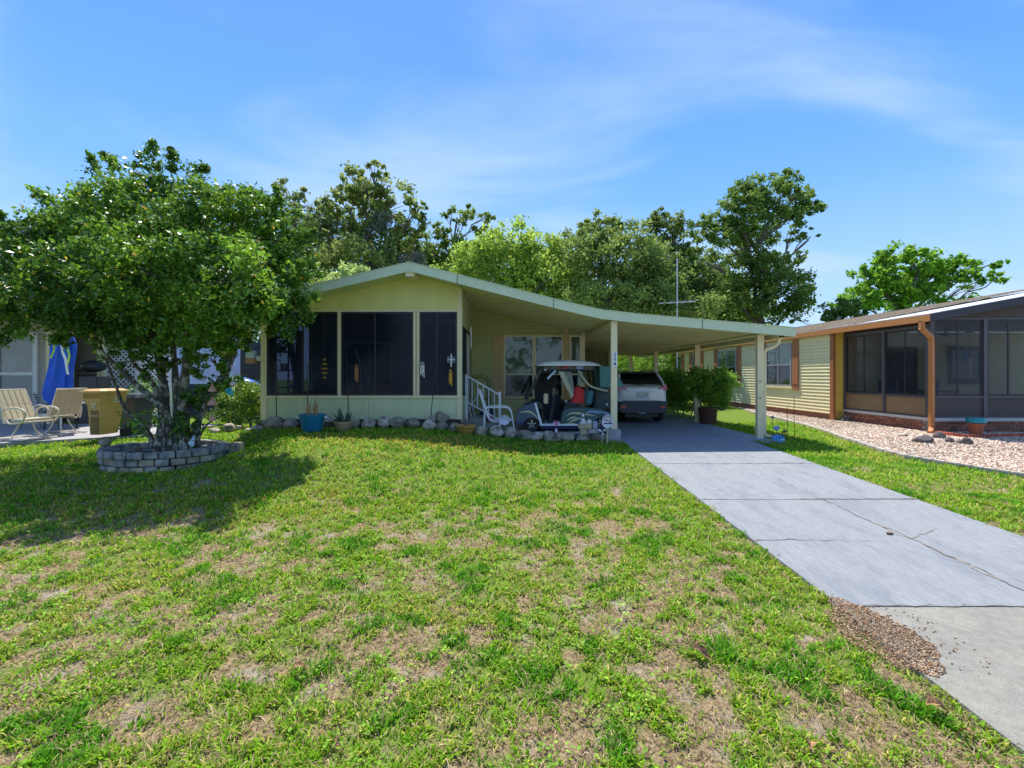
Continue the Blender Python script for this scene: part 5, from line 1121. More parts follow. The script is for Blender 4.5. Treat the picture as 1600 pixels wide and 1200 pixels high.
m_fr = M('porch_frame', (.10,.09,.105), .4, metal=.2); PX0 = 11.10
zk0, zk1, zt1 = .40, .92, 2.99
mb = MB(); mb.box(PX0-.03, 17.5, YP-.03, YP+.05, 2.955, 3.0); part('frame_rail', mb, m_fr, nb)
for z0, z1 in ((zk1-.025,zk1+.025),(zk0-.02,zk0+.012)): mb = MB(); mb.box(PX0-.03, 17.5, YP-.03, YP+.05, z0, z1); part('frame_rail', mb, m_fr, nb)
xs_ = [11.10, 12.49, 13.75, 15.0, 16.3, 17.5]
for i, x in enumerate(xs_): mb = MB(); mb.box(x-.05, x+.05, YP-.035, YP+.055, zk0, 2.99); part('frame_post', mb, m_fr, nb)
for a, b in zip(xs_, xs_[1:]):
    mb = MB(); mb.box(a+.05, b-.05, YP+.0, YP+.02, zk0+.012, zk1-.025); part('kick_panel', mb, m_dkp, nb)
    window(nb,'y',YP+.01,a+.055,b-.055,zk1+.03,2.95,m_dark,.05,None,[(a+b)/2],m_porchglass,depth=.02)
mb = MB(); mb.box(PX0-.06, 17.5, YP-.06, YP+.2, .29, .375); part('sill_cap', mb, M('cap_white', (.52,.50,.46), .7, var=.08), nb)
# porch side
ys_ = [YP+.06, 13.0, 13.95, 15.24]
for z0, z1 in ((2.76,2.84),(zk1-.03,zk1+.02),(zk0-.02,zk0+.01)): mb = MB(); mb.box(PX0-.03, PX0+.05, YP+.06, 15.25, z0, z1); part('frame_rail', mb, m_fr, nb)
mb = MB(); mb.box(PX0-.0, PX0+.05, YP+.06, 15.25, 2.84, 3.05); part('header_panel', mb, m_dkf, nb)
for y in (12.2, 13.62, 15.2): mb = MB(); mb.box(PX0-.04, PX0+.055, y-.04, y+.04, zk0, 2.84); part('frame_post', mb, m_fr, nb)
for a, b in ((12.245,13.575),(13.665,15.155)):
    mb = MB(); mb.box(PX0, PX0+.02, a, b, zk0+.012, zk1-.03); part('kick_panel', mb, m_brp, nb)
    window(nb,'x',PX0+.01,a+.005,b-.005,zk1+.025,2.755,m_dark,.04,None,[(a+b)/2],m_porchglass,depth=.02)
mb = MB(); mb.box(PX0-.06, PX0+.1, YP+.21, 15.24, .30, .375); part('sill_cap', mb, MATS['cap_white'], nb)
# brick base: bricks one by one
mb = MB(); mb.box(PX0+.0, 17.5, YP+.0, YP+.15, -.1, .289); bwall = part('brick_wall', mb, m_mort, nb); mb = MB(); mb.box(PX0+.0, PX0+.14, YP+.16, 15.24, -.1, .299); bwall2 = part('brick_wall', mb, m_mort, nb)
mb = MB(); mb.box(-.097,.097,-.02,.03,-.031,.031); b0 = part('brick', mb, m_brick, bwall, bevel=.004); first = True
def put_brick(par, x, y, z, rot):
    global first
    if first: o = b0; first = False
    else: o = bpy.data.objects.new('brick', b0.data); COL.objects.link(o)
    o.parent = par; o.location = Vector((x,y,z))-W[par.name]; o.rotation_euler = (0,0,rot)
for r_ in range(4):
    z = .0+.072*r_; x = PX0+.06+(r_ % 2)*.1
    while x < 14.2: put_brick(bwall, x, YP+random.uniform(-.003,.003), z+.02, 0); x += .205
    y = YP+.28+(r_ % 2)*.1
    while y < 15.15: put_brick(bwall2, PX0+random.uniform(-.003,.003), y, z+.02, pi/2); y += .205
# downspout
mb = MB()
def rtube(pts, w, mat, name, parent):
    mb = MB()
    for a, b in zip(pts, pts[1:]):
        d = (Vector(b)-Vector(a)).normalized()*w*.35; mb.bar(Vector(a)-d, Vector(b)+d, w, w)
    return part(name, mb, mat, parent, bevel=.008)
rtube([(10.62,11.85,2.86),(10.62,11.85,2.70),(10.95,11.95,2.48),(10.98,11.97,2.3),(10.98,11.97,.12),(10.85,11.85,.03),(10.72,11.75,.02)], .10, m_rustl, 'downspout', nb)
# porch interior
mb = MB(); mb.box(PX0+.1, 17.5, YP+.2, 15.3, .28, .33); part('porch_floor', mb, m_conc, nb)
mb = MB(); mb.box(PX0+.06, 17.5, 15.32, 15.42, .3, 2.92); part('inner_wall', mb, m_yel2 if False else m_yel, nb)
mb = MB(); mb.box(PX0+.1, 17.5, YP+.1, 15.3, 2.93, 2.95); part('porch_ceiling', mb, M('porch_ceiling', (.3,.27,.22), .7), nb)
for a, b, nm in ((12.45,13.55,'inner_door'),(14.6,15.6,'inner_window')):
    mb = MB(); mb.box(a, b, 15.27, 15.315, .34 if nm == 'inner_door' else 1.2, 2.45); dd = part(nm, mb, m_dark, nb)
    mb = MB(); mb.box(a+.08, b-.08, 15.255, 15.268, 1.4, 2.3); part('pane', mb, m_glass_dark, dd)
def porch_chair(x, y, rot, lab):
    t = thing('porch_chair', lab, 'chair', (x,y,.33), rotz=rot, group='chairs on the screened porch'); mw = M('chair_frame_white', (.62,.62,.6), .5); ms_ = M('chair_sling', (.10,.14,.28), .7)
    for s in (-.27,.27):
        mb = MB(); mb.tube([(s,-.25,0),(s,-.25,.62),(s,.2,.62),(s,.28,1.0)], .02, 6); part('side_frame', mb, mw, t, smooth=True); mb = MB(); mb.tube([(s,.25,0),(s,.18,.42)], .02, 6); part('leg', mb, mw, t)
    mb = MB(); mb.box(-.25,.25,-.25,.2,.40,.44); part('seat', mb, ms_, t, bevel=.01); mb = MB(); mb.hexa([(-.25,.2,.44),(.25,.2,.44),(.25,.23,.44),(-.25,.23,.44),(-.25,.28,1.0),(.25,.28,1.0),(.25,.31,1.0),(-.25,.31,1.0)]); part('back', mb, ms_, t, bevel=.01)
porch_chair(12.0, 13.4, pi+.3, 'white framed chair with blue sling just inside the porch, right of the middle post'); porch_chair(12.0, 14.4, 1.9, 'white framed porch chair seen from the side, farther from the downspout')
t = thing('ceiling_fan', 'dark ceiling fan hanging inside the front of the screened porch', 'fan', (12.6, 13.3, 2.7))
mb = MB(); mb.tube([(12.6,13.3,2.93),(12.6,13.3,2.7)],.02,8); mb.lathe((12.6,13.3,2.62),[(.03,0),(.11,.03),(.11,.1),(.03,.12)],14); part('motor', mb, m_dark, t)
for k in range(4): a = k*pi/2+.5; mb = MB(); mb.bar((12.6+.12*cos(a),13.3+.12*sin(a),2.68),(12.6+.6*cos(a),13.3+.6*sin(a),2.70),.13,.012); part('blade', mb, M('fan_blade', (.12,.07,.04), .5), t)
t = thing('parrot_ornament', 'blue and brown parrot ornament hanging inside the porch front', 'ornament', P(1514,560,12.3)); mb = MB(); mb.blob(P(1509,557,12.35),(.07,.05,.13),3,2,.05); part('wing', mb, M('parrot_blue', (.05,.22,.50), .5), t, smooth=True)
mb = MB(); mb.blob(P(1514,553,12.35),(.06,.05,.13),4,2,.05); part('body', mb, m_rustl, t, smooth=True); mb = MB(); mb.tube([P(1515,560,12.35),P(1516,590,12.35)],[.03,.012],6); part('tail', mb, m_alum, t); mb = MB(); mb.tube([P(1514,548,12.35),P(1514,500,12.35)],.003,4); part('cord', mb, m_dark, t)
t = thing('porch_table', 'green topped table on the screened porch', 'table', (12.8, 14.0, .33)); mb = MB(); mb.box(12.3,13.4,13.7,14.4,.98,1.02); part('tabletop', mb, M('green_top', (.03,.20,.12), .5), t)
for a in (12.35,13.35):
    for b in (13.75,14.35): mb = MB(); mb.tube([(a,b,.33),(a,b,.98)],.02,6); part('leg', mb, m_dark, t)
# things before the porch
t, c = pot(1525, 678, 11.55, .17, .27, [(.62,0),(.66,.05),(.92,.8),(1.02,.83),(1.04,1),(.98,1.01)], M('terracotta', (.62,.16,.06), .6, var=.1), 'terracotta pot with teal rim standing before the dark porch front')
mb = MB(); mb.lathe((c[0],c[1],c[2]+.27), [(.16,0),(.20,.02),(.19,.09),(.17,.12)], 20); mb.lathe((c[0],c[1],c[2]+.37), [(.15,0),(.19,.01),(.18,.04)], 20); part('glazed_bowl', mb, M('teal_glaze', (.02,.28,.30), .3, coat=.5), t, smooth=True)
bed = thing('brick_edging', 'curved row of red bricks edging the bed before the porch front', 'brick edging', (13,11.5,0)); cv = catmull([Vector((PX(1458,11.8),11.72,0)),Vector((PX(1492,11.2),11.2,0)),Vector((PX(1530,10.9),10.92,0)),Vector((PX(1570,11.1),11.1,0)),Vector((PX(1640,11.2),11.2,0)),Vector((14.2,11.4,0))], 9)
m_rb = M('edging_brick', (.52,.13,.07), .8, var=.2, bump=.4, rnd=.2)
for i in range(len(cv)-1):
    a, b = cv[i], cv[i+1]; d = (b-a).normalized()*.006; mb = MB(); mb.bar(a+d+Vector((0,0,.035)), b-d+Vector((0,0,.035)), .09, .10); part('brick', mb, m_rb, bed, bevel=.008)
for i, (px_, py, w, h, lab) in enumerate(((1411,680,18,6,'flat pale stone slab lying on the gravel left of the dark rocks'),(1443,686,34,14,'long banded brown rock on the gravel before the downspout'),(1468,681,18,12,'dark grey rock behind the banded brown rock'),(1485,688,16,10,'black rock in the middle of the gravel rock row'),(1497,690,14,9,'whitish topped rock between the black rock and the last rock'),(1512,690,16,14,'upright brown rock at the right end of the gravel rock row'))):
    x, y = GP(px_, py+h*.4); s = y/F; mb = MB(); mb.blob((x,y,float(G(x,y))+h*s*.35),(w*s*.5,w*s*.35,h*s*.6),50+i,3,.25)
    tag(part('rock', mb, M('dark_rock', (.13,.11,.10), .9, var=.4, vs=6, bump=1, bs=15, stretch=(1,1,4)) if i in (1,2,3,5) else MATS['pale_stone']), lab, 'rock', 'rocks lying on the neighbouring gravel')
shrub('dried_plant', 'small dry greyish plant at the foot of the yellow wall return', 'plant', [(11.0,15.0,.15,.22,.2,.16)], (11.0,15.0,0), .05, (.20,.15,.12), (.32,.26,.2), mat=m_leaf2, dens=2500)

# TV antenna
t = thing('tv_antenna', 'tall thin antenna mast rising behind the carport roof', 'antenna', (PX(1058,22.7),22.7,0)); mb = MB(); mb.tube([(PX(1058,22.7),22.7,0),P(1058,404,22.7)], .026, 6); part('mast', mb, m_alum, t)
mb = MB(); mb.tube([P(1030,474,22.7),P(1086,471,22.7)], .03, 6); part('boom', mb, m_alum, t)
for k in range(6): mb = MB(); a = Vector(P(1033+k*10,473.7-k*.5,22.7)); mb.tube([a+Vector((-.0,-.7,0)),a+Vector((0,.7,.0))], .012, 4); part('element', mb, m_alum, t)
# ------------------------------------------------------------------ left neighbour
YL1 = 13.6
lh = thing('beige_house', 'beige sided house with white trimmed window behind the left patio', 'house', (-12, YL1, 0))
m_bei = M('beige_siding', (.40,.36,.30), .6, var=.06, rnd=.03)
xL0, xL1 = -18.0, PX(78,YL1)
mb = MB(); mb.box(xL0, xL1, YL1, YL1+.15, 0, 3.1); part('wall', mb, m_bei, lh)
z = .05
while z < 3.0: part('siding_board', board_mb(xL0, xL1-.08, z, .118, YL1, proud=.012), m_bei, lh); z += .12
mb = MB(); mb.box(xL1-.08, xL1+.04, YL1-.04, YL1+.16, 0, 3.1); part('corner_trim', mb, m_cream, lh)
m_wt = M('window_white', (.66,.64,.62), .45)
window(lh,'y',YL1-.03,PX(-4,YL1),PX(62,YL1),PZ(645,YL1),PZ(520,YL1),m_wt,.13,PZ(584,YL1),None,M('glass_light', (.20,.21,.20), .08, var=.3, vs=2, spec=.8),M('glass_mid', (.12,.15,.15), .06, var=.3, vs=2, spec=.8),depth=.05)
mb = MB(); mb.box(xL0, PX(150,YL1), YL1-1.9, YL1-.51, 3.1, 3.2); part('porch_roof', mb, M('grey_roof', (.35,.34,.33), .8), lh); mb = MB(); mb.box(xL0, PX(230,YL1+2), YL1-.5, YL1+6, 3.1, 3.2); part('roof', mb, M('grey_roof', (.35,.34,.33), .8), lh)  # overhang carried forward, out of view, so its shadow covers the patio
mb = MB(); mb.box(PX(50,YL1+1.2), PX(156,YL1+1.2), YL1+1.2, YL1+1.3, 0, 3.1); part('carport_wall', mb, M('taupe_wall', (.24,.20,.17), .7), lh)
for k in range(2): mb = MB(); mb.box(PX(120,YL1+1.15), PX(152,YL1+1.15), YL1+1.17, YL1+1.195, PZ(580+k*7,YL1), PZ(578+k*7,YL1)); part('louver', mb, m_dark, lh)
for px_, w in ((113,.12),(160,.16)): X = PX(px_,YL1+.9); mb = MB(); mb.box(X-w/2,X+w/2,YL1+.8,YL1+.9,0,3.1); part('post', mb, m_cream, lh)
# white lattice screen
lat = thing('lattice_screen', 'white diamond lattice panels closing the left carport behind the tree', 'lattice', (PX(240,15),15,0)); YT = 15.0; a0, a1, z0, z1 = PX(164,YT), PX(268,YT), .2, 2.35
for x in (a0,(a0+a1)/2,a1): mb = MB(); mb.box(x-.05,x+.05,YT-.06,YT+.06,0,z1+.05); part('post', mb, m_white, lat)
for z in (z0,z1): mb = MB(); mb.box(a0+.05,a1-.05,YT-.03,YT+.03,z-.03,z+.03); part('rail', mb, m_white, lat)
def lath(sgn, y):
    x = a0-(z1-z0) if sgn > 0 else a0
    hi = a1 if sgn > 0 else a1+(z1-z0)
    while x < hi:
        p = []
        if sgn > 0: s0 = max(0, a0-x); s1 = min(z1-z0, a1-x); A, B = (x+s0, z0+s0), (x+s1, z0+s1)
        else: s0 = max(0, x-a1); s1 = min(z1-z0, x-a0); A, B = (x-s0, z0+s0), (x-s1, z0+s1)
        if s1-s0 > .1: mb = MB(); mb.bar((A[0],y,A[1]),(B[0],y,B[1]),.006,.05) if False else mb.hexa([(A[0]-.03,y-.004,A[1]),(A[0]+.03,y-.004,A[1]),(A[0]+.03,y+.004,A[1]),(A[0]-.03,y+.004,A[1]),(B[0]-.03,y-.004,B[1]),(B[0]+.03,y-.004,B[1]),(B[0]+.03,y+.004,B[1]),(B[0]-.03,y+.004,B[1])]); part('lath', mb, m_white, lat)
        x += .16
lath(1, YT-.012); lath(-1, YT+.0)
mb = MB(); mb.box(PX(150,YT+2.5),PX(345,YT+2.5),YT+2.4,YT+2.5,0,2.9); o = part('carport_backdrop', mb, M('navy_wall', (.05,.07,.11), .8), lh)
# white awning panel, grey wall, blue kayak
aw = thing('white_awning', 'pale lilac white corrugated awning panel slanting behind the tree', 'awning', P(350,540,14))
for k in range(12):
    a = 276+k*8.3; mb = MB(); mb.hexa([P(a,600-max(0,(k-5))*2,14.2),P(a+8.1,600-max(0,(k-5))*2,14.2),P(a+8.1,600-max(0,(k-5))*2,14.25),P(a,600-max(0,(k-5))*2,14.25),P(a,515,14.6),P(a+8.1,515,14.6),P(a+8.1,515,14.65),P(a,515,14.65)]); part('awning_slat', mb, M('awning_lilac', (.55,.57,.74), .5, rnd=.04), aw)
mb = MB(); mb.box(PX(371,15.2),PX(430,15.2),15.1,15.3,0,PZ(535,15.2)); tag(part('grey_shed', mb, M('shed_navy', (.045,.05,.075), .8)), 'dark slate grey shed wall behind the left house corner', 'shed')
ky = thing('kayak', 'bright blue upturned kayak behind the small hedge left of the house', 'kayak', P(387,597,13.2)); mb = MB(); V = []; n = 10
L_ = [(360,598,.02,.02),(366,594,.12,.10),(380,592,.28,.2),(395,595,.22,.14),(406,599,.06,.04),(408,600,.01,.01)]
for px_, py, w, h in L_:
    c0 = Vector(P(px_, py+3, 13.2))
    for k in range(n): a = 2*pi*k/n; V.append((c0.x, c0.y+w*cos(a), c0.z+h*.55*sin(a)*(1 if sin(a) > 0 else .6)))
mb.add(V, [(i*n+k, i*n+(k+1)%n, (i+1)*n+(k+1)%n, (i+1)*n+k) for i in range(5) for k in range(n)]); part('hull', mb, M('kayak_blue', (.015,.12,.62), .3), ky, smooth=True)
shrub('hedge', 'small rounded green hedge left of the house corner post', 'hedge', [(PX(372,12.6),12.6,.75,.6,.5,.62),(PX(395,12.6),12.7,.72,.5,.45,.58),(PX(350,12.6),12.9,.65,.5,.5,.55)], (PX(380,12.6),12.6,0), .06, (.04,.10,.012), (.17,.28,.03))
shrub('shrub', 'green shrub glimpsed in front of the lattice behind the tree trunks', 'shrub', [(PX(228,13),13,.75,.5,.5,.6),(PX(200,12.5),12.6,.4,.35,.4,.4)], (PX(228,13),13,0), .06, (.04,.11,.012), (.15,.28,.03))
# patio slab
def slab(poly, z0, z1, mat, name): mb = MB(); mb.prism(poly, 'z', z0, z1); return part(name, mb, mat)
struct(slab([(a,b) for a,b in PATIO], -.1, .06, M('patio_concrete', (.30,.29,.30), .85, var=.12, vs=2, bump=.2), 'patio'))
# patio spring rockers with striped slings
m_fr2 = M('chair_tube_cream', (.62,.54,.42), .4); m_sl = M('sling_tan', (.48,.41,.27), .75, var=.1, stretch=(12,1,1), vs=2); m_sl2 = M('cushion_cream', (.70,.66,.55), .8, var=.08)
def rocker(loc, rot, label, sc=1.0):
    t = thing('patio_rocker', label, 'patio chair', loc, rotz=rot, group='cream spring rockers on the left patio')
    # local: faces +x, width along y
    for s in (-.31,.31):
        mb = MB(); k = catmull([Vector((-.05,s,.36)),Vector((-.12,s,.55)),Vector((-.02,s,.66)),Vector((.30,s,.68)),Vector((.46,s,.60)),Vector((.42,s,.44)),Vector((.30,s,.36))], 4); mb.tube(k, .019, 8); part('arm', mb, m_fr2, t, smooth=True)
        mb = MB(); k = catmull([Vector((.05,s*.4,.34)),Vector((.03,s*.6,.18)),Vector((.06,s*.9,.05)),Vector((.18,s,.022)),Vector((.42,s,.022))], 4); mb.tube(k, .017, 8); part('base_leg', mb, m_fr2, t, smooth=True)
        mb = MB(); k = catmull([Vector((.06,s*.9,.05)),Vector((-.12,s,.022)),Vector((-.32,s,.03))], 4); mb.tube(k, .017, 8); part('base_leg', mb, m_fr2, t, smooth=True)
    fr = catmull([Vector((.46,0,.40)),Vector((.1,0,.36)),Vector((-.05,0,.40)),Vector((-.22,0,.74)),Vector((-.38,0,1.06))], 4)
    for s in (-.27,.27): mb = MB(); mb.tube([q+Vector((0,s,0)) for q in fr], .017, 8); part('seat_frame', mb, m_fr2, t, smooth=True)
    for cx0, cz0, cw in ((.46,.40,.27),(-.38,1.06,.27),(.42,.022,.31),(-.32,.03,.31)): mb = MB(); mb.tube([(cx0,-cw,cz0),(cx0,cw,cz0)], .016, 6); part('cross_tube', mb, m_fr2, t, smooth=True)
    for k in range(5):
        y0 = -.255+k*.103
        for a, b, c_, d in ((.44,.405,.0,.375),(-.08,.44,-.37,1.04)):
            mb = MB(); th = .018; nx, nz = (0, th) if a > 0 else (th, .01)
            m1 = ((a+c_)/2, (b+d)/2)
            for (p, q) in (((a,b),m1),(m1,(c_,d))):
                mb.hexa([(p[0],y0,p[1]),(p[0],y0+.095,p[1]),(q[0],y0+.095,q[1]),(q[0],y0,q[1]),(p[0]+nx,y0,p[1]+nz),(p[0]+nx,y0+.095,p[1]+nz),(q[0]+nx,y0+.095,q[1]+nz),(q[0]+nx,y0,q[1]+nz)])
            part('sling_strap', mb, m_sl, t, bevel=.005)
    mb = MB(); mb.hexa([(.42,-.25,.425),(.42,.25,.425),(.0,.25,.40),(.0,-.25,.40),(.42,-.25,.47),(.42,.25,.47),(.0,.25,.45),(.0,-.25,.45)]); part('seat_pad', mb, m_sl2, t, bevel=.02)
    t.scale = (sc, sc, sc); return t
rocker((PX(38,10.35),10.35,.06), -.15, 'cream patio rocker at the photo edge, its slatted back turned left', 1.05)
rocker((PX(97,11.3),11.3,.06), pi-.35, 'cream patio rocker between the blue umbrella and the tan bin', 1.05)
t = thing('dining_chair', 'grey mesh backed patio chair by the white trimmed window', 'chair', (PX(62,12.6),12.6,.06)); m_gc = M('chair_grey', (.24,.23,.22), .6); X = PX(62,12.6)
for a in (-.26,.26): mb = MB(); mb.tube([(X+a,12.35,.06),(X+a*.95,12.42,.5),(X+a*.85-.06,12.3,1.02)], .02, 6); part('side_frame', mb, m_gc, t, smooth=True); mb = MB(); mb.tube([(X+a,12.85,.06),(X+a,12.85,.66),(X+a,12.4,.68)], .018, 6); part('leg', mb, m_gc, t, smooth=True)
mb = MB(); mb.box(X-.25,X+.25,12.42,12.85,.46,.5); part('seat', mb, m_gc, t, bevel=.01)
for k in range(6): mb = MB(); mb.box(X-.23,X+.23,12.35,12.37,.62+.065*k,.66+.065*k); part('back_slat', mb, m_gc, t)
t = thing('patio_table', 'low dark table under the closed blue umbrella', 'table', (PX(90,12.4),12.4,.06)); X = PX(95,12.4); mb = MB(); mb.lathe((X,12.4,.72), [(.5,0),(.52,.015),(.5,.03)], 28); part('tabletop', mb, m_gc, t)
for a in range(4): mb = MB(); mb.tube([(X+.32*cos(a*1.57+.7),12.4+.32*sin(a*1.57+.7),.06),(X+.25*cos(a*1.57+.7),12.4+.25*sin(a*1.57+.7),.72)], .02, 6); part('leg', mb, m_dark, t)
# closed blue umbrella: folded cloth with pleats
um = thing('patio_umbrella', 'closed bright blue patio umbrella with lime and white printed band', 'umbrella', (PX(95,12.0),12.0,.06)); Yu = 12.0
mb = MB(); mb.tube([(PX(95,Yu),Yu,.06),(PX(95,Yu),Yu,3.0)], .022, 8); part('pole', mb, m_alum, um)
prof = [(93,640,.02),(91,632,.20),(89,622,.33),(89,612,.38),(91,600,.37),(93,585,.34),(96,570,.33),(98,555,.34),(98,540,.34),(98,528,.26),(96,519,.14)]
mb = MB(); V = []; n = 40
for px_, py, r in prof:
    for k in range(n):
        a = 2*pi*k/n; rr = r*(1+.16*cos(8*a+py*.02)+.06*sin(3*a)); rr *= .84; V.append((PX(px_,Yu)+rr*cos(a), Yu+rr*.6*sin(a), PZ(py,Yu)+.05*sin(3*a)*(r > .2)))
mb.add(V, [(i*n+k, i*n+(k+1)%n, (i+1)*n+(k+1)%n, (i+1)*n+k) for i in range(len(prof)-1) for k in range(n)]); part('canopy', mb, M('umbrella_blue', (.01,.10,.62), .65, var=.1), um, smooth=True)
def ribbon(pts, w, mat, name, par):
    mb = MB(); V = []; q = catmull([Vector(P(a,b,Yu-c)) for a,b,c in pts], 4)
    for p in q: V += [(p.x-w/2,p.y,p.z),(p.x+w/2,p.y,p.z),(p.x+w/2,p.y+.01,p.z),(p.x-w/2,p.y+.01,p.z)]
    mb.add(V, [f for i in range(len(q)-1) for f in ((4*i,4*i+1,4*i+5,4*i+4),(4*i+1,4*i+2,4*i+6,4*i+5),(4*i+3,4*i,4*i+4,4*i+7))]); part(name, mb, mat, par)
m_lime = M('lime_print', (.35,.60,.08), .6)
ribbon([(83,535,.30),(84.5,545,.30),(81,555,.30),(78,560,.30)], .05, m_lime, 'printed_band', um); ribbon([(102,534,.27),(105,545,.27),(108,555,.26),(106,565,.26),(104,573,.26)], .055, m_lime, 'printed_band', um)
ribbon([(94,530,.30),(96,540,.30),(98,552,.30),(102,562,.30),(104,575,.29),(106,585,.28)], .06, m_white, 'printed_stripe', um)
# wheeled bin
YBn = 10.35; Xc = PX(150,YBn); gb = float(G(Xc,YBn))
def bz(py): return PZ(py,YBn)
bn = thing('trash_bin', 'tan wheeled garbage bin with closed lid beside the patio', 'bin', (PX(165,YBn),YBn,gb))
m_bin = M('bin_tan', (.62,.36,.13), .5, var=.10, vs=3); wall = lambda a, b: None
def ring(x0, x1, y0, y1, z, ch=.06): return [(x0+ch,y0,z),(x1-ch,y0,z),(x1,y0+ch,z),(x1,y1-ch,z),(x1-ch,y1,z),(x0+ch,y1,z),(x0,y1-ch,z),(x0,y0+ch,z)]
def stack(rs): mb = MB(); n = 8; V = [p for r in rs for p in r]; mb.add(V, [(i*n+k, i*n+(k+1)%n, (i+1)*n+(k+1)%n, (i+1)*n+k) for i in range(len(rs)-1) for k in range(n)]+[tuple(range(n))[::-1], tuple((len(rs)-1)*n+k for k in range(n))]); return mb
part('body', stack([ring(PX(137,YBn),PX(158,YBn),YBn,YBn+.50,PZ(679.5,YBn)),ring(PX(135.5,YBn),PX(160,YBn),YBn-.01,YBn+.56,PZ(655,YBn)),ring(PX(134,YBn),PX(161.5,YBn),YBn-.02,YBn+.60,PZ(634,YBn)),ring(PX(131,YBn),PX(163,YBn),YBn-.05,YBn+.64,PZ(629,YBn)),ring(PX(129.5,YBn),PX(164,YBn),YBn-.06,YBn+.66,PZ(613.5,YBn))]), m_bin, bn)
part('rim', stack([ring(PX(126,YBn),PX(167,YBn),YBn-.10,YBn+.70,PZ(613.4,YBn),.08),ring(PX(125.5,YBn),PX(168,YBn),YBn-.11,YBn+.71,PZ(610.8,YBn),.08)]), M('bin_rim', (.70,.47,.24), .5), bn)
part('lid', stack([ring(PX(128,YBn),PX(166,YBn),YBn-.07,YBn+.68,PZ(610.7,YBn),.08),ring(PX(132,YBn),PX(162,YBn),YBn+.0,YBn+.60,PZ(608,YBn),.08)]), m_bin, bn)
for k in range(9): x = 135+k*3.1; mb = MB(); mb.box(PX(x,YBn)-.006,PX(x,YBn)+.006,YBn-.075,YBn-.045,bz(622.5),bz(615)); part('rib', mb, m_bin, bn)
mb = MB(); mb.box(PX(142.5,YBn),PX(155,YBn),YBn-.02,YBn-.012,bz(678),bz(641)); part('recess_shade', mb, M('bin_recess_shade', (.24,.13,.05), .7), bn)  # flat panel in darker tan: the recess's shade painted on
mb = MB(); mb.box(PX(143,YBn),PX(155,YBn),YBn-.028,YBn-.021,bz(650.5),bz(648.8)); part('grab_bar', mb, M('bin_bar', (.5,.4,.3), .4, metal=.3), bn)
m_lbl = M('label_white', (.75,.72,.66), .5)
textobj('2101', .075, (PX(149,YBn),YBn-.036,bz(635)), FRONT, m_lbl, bn, 'bin_number') if False else None
for r_, ws in ((631.5,(3.2,2.2,3.2)),(635,(3.0,2.6))):
    x = 144.5 if r_ < 633 else 146
    for w in ws: mb = MB(); mb.box(PX(x,YBn),PX(x+w-.5,YBn),YBn-.046,YBn-.040 if r_ < 633 else YBn-.030,bz(r_+1.1),bz(r_-1.1)); part('stencil_mark', mb, m_lbl, bn); x += w
# recycling arrows emblem and its caption line on the side of the bin
XE = PX(163.5, YBn)+.012
for k in range(3):
    mb = MB(); V = []; a0_ = k*2*pi/3+.3
    for i in range(7):
        a = a0_+i*.25; V += [(XE, 10.69+.075*q_*cos(a), bz(623)+.075*q_*sin(a)) for q_ in (1,.58)]+[(XE-.03, 10.69+.075*q_*cos(a), bz(623)+.075*q_*sin(a)) for q_ in (.58,1)]
    mb.add(V, [f for i in range(6) for f in ((4*i,4*i+1,4*i+5,4*i+4),(4*i+1,4*i+2,4*i+6,4*i+5),(4*i+3,4*i,4*i+4,4*i+7))]); part('emblem_arrow', mb, m_lbl, bn)
mb = MB(); mb.box(XE-.03, XE, 10.57, 10.84, bz(629), bz(627.6)); part('caption_mark', mb, m_lbl, bn)
mb = MB(); V = []; n = 22; Xw, zw = PX(163,YBn)-.04, gb+.16
for rr, yy in ((.03,0),(.15,0),(.16,.03),(.16,.07),(.15,.10),(.03,.10)):
    for k in range(n): V.append((Xw+yy, YBn+.60+rr*cos(2*pi*k/n), zw+rr*sin(2*pi*k/n)))
mb.add(V, [(i*n+k, i*n+(k+1)%n, (i+1)*n+(k+1)%n, (i+1)*n+k) for i in range(5) for k in range(n)]+[tuple(range(n)), tuple(5*n+k for k in range(n))]); part('wheel', mb, m_rubber, bn, smooth=True)
o = bpy.data.objects.new('wheel', bpy.data.objects['wheel'].data if False else mb and bpy.data.meshes[-1]) if False else None
t = thing('black_bin', 'dark grey wheeled bin in shadow behind the tan bin', 'bin', (PX(200,11.3),11.3,0)); Yk = 11.2
part('body', stack([ring(PX(190,Yk),PX(212,Yk),Yk,Yk+.5,0.0),ring(PX(189,Yk),PX(216,Yk),Yk-.02,Yk+.55,PZ(622,Yk))]), m_plast, t); part('lid', stack([ring(PX(187,Yk),PX(218,Yk),Yk-.05,Yk+.6,PZ(621.5,Yk)),ring(PX(189,Yk),PX(216,Yk),Yk,Yk+.55,PZ(616,Yk))]), m_plast, t)
mb = MB(); mb.box(PX(84,13),PX(100,13),13,13.3,.06,.9); 
t = thing('covered_grill', 'black covered grill on the left carport behind the umbrella', 'grill', (PX(137,13.8),13.9,.0)); mb = MB(); mb.box(PX(122,13.8),PX(152,13.8),13.8,14.3,.0,1.45); part('cabinet', mb, M('grill_brown', (.10,.085,.08), .7), t, bevel=.03); mb = MB(); mb.blob((PX(137,13.8),14.0,1.75),(.36,.25,.2),4,3,.12); part('cover', mb, m_black, t, smooth=True)

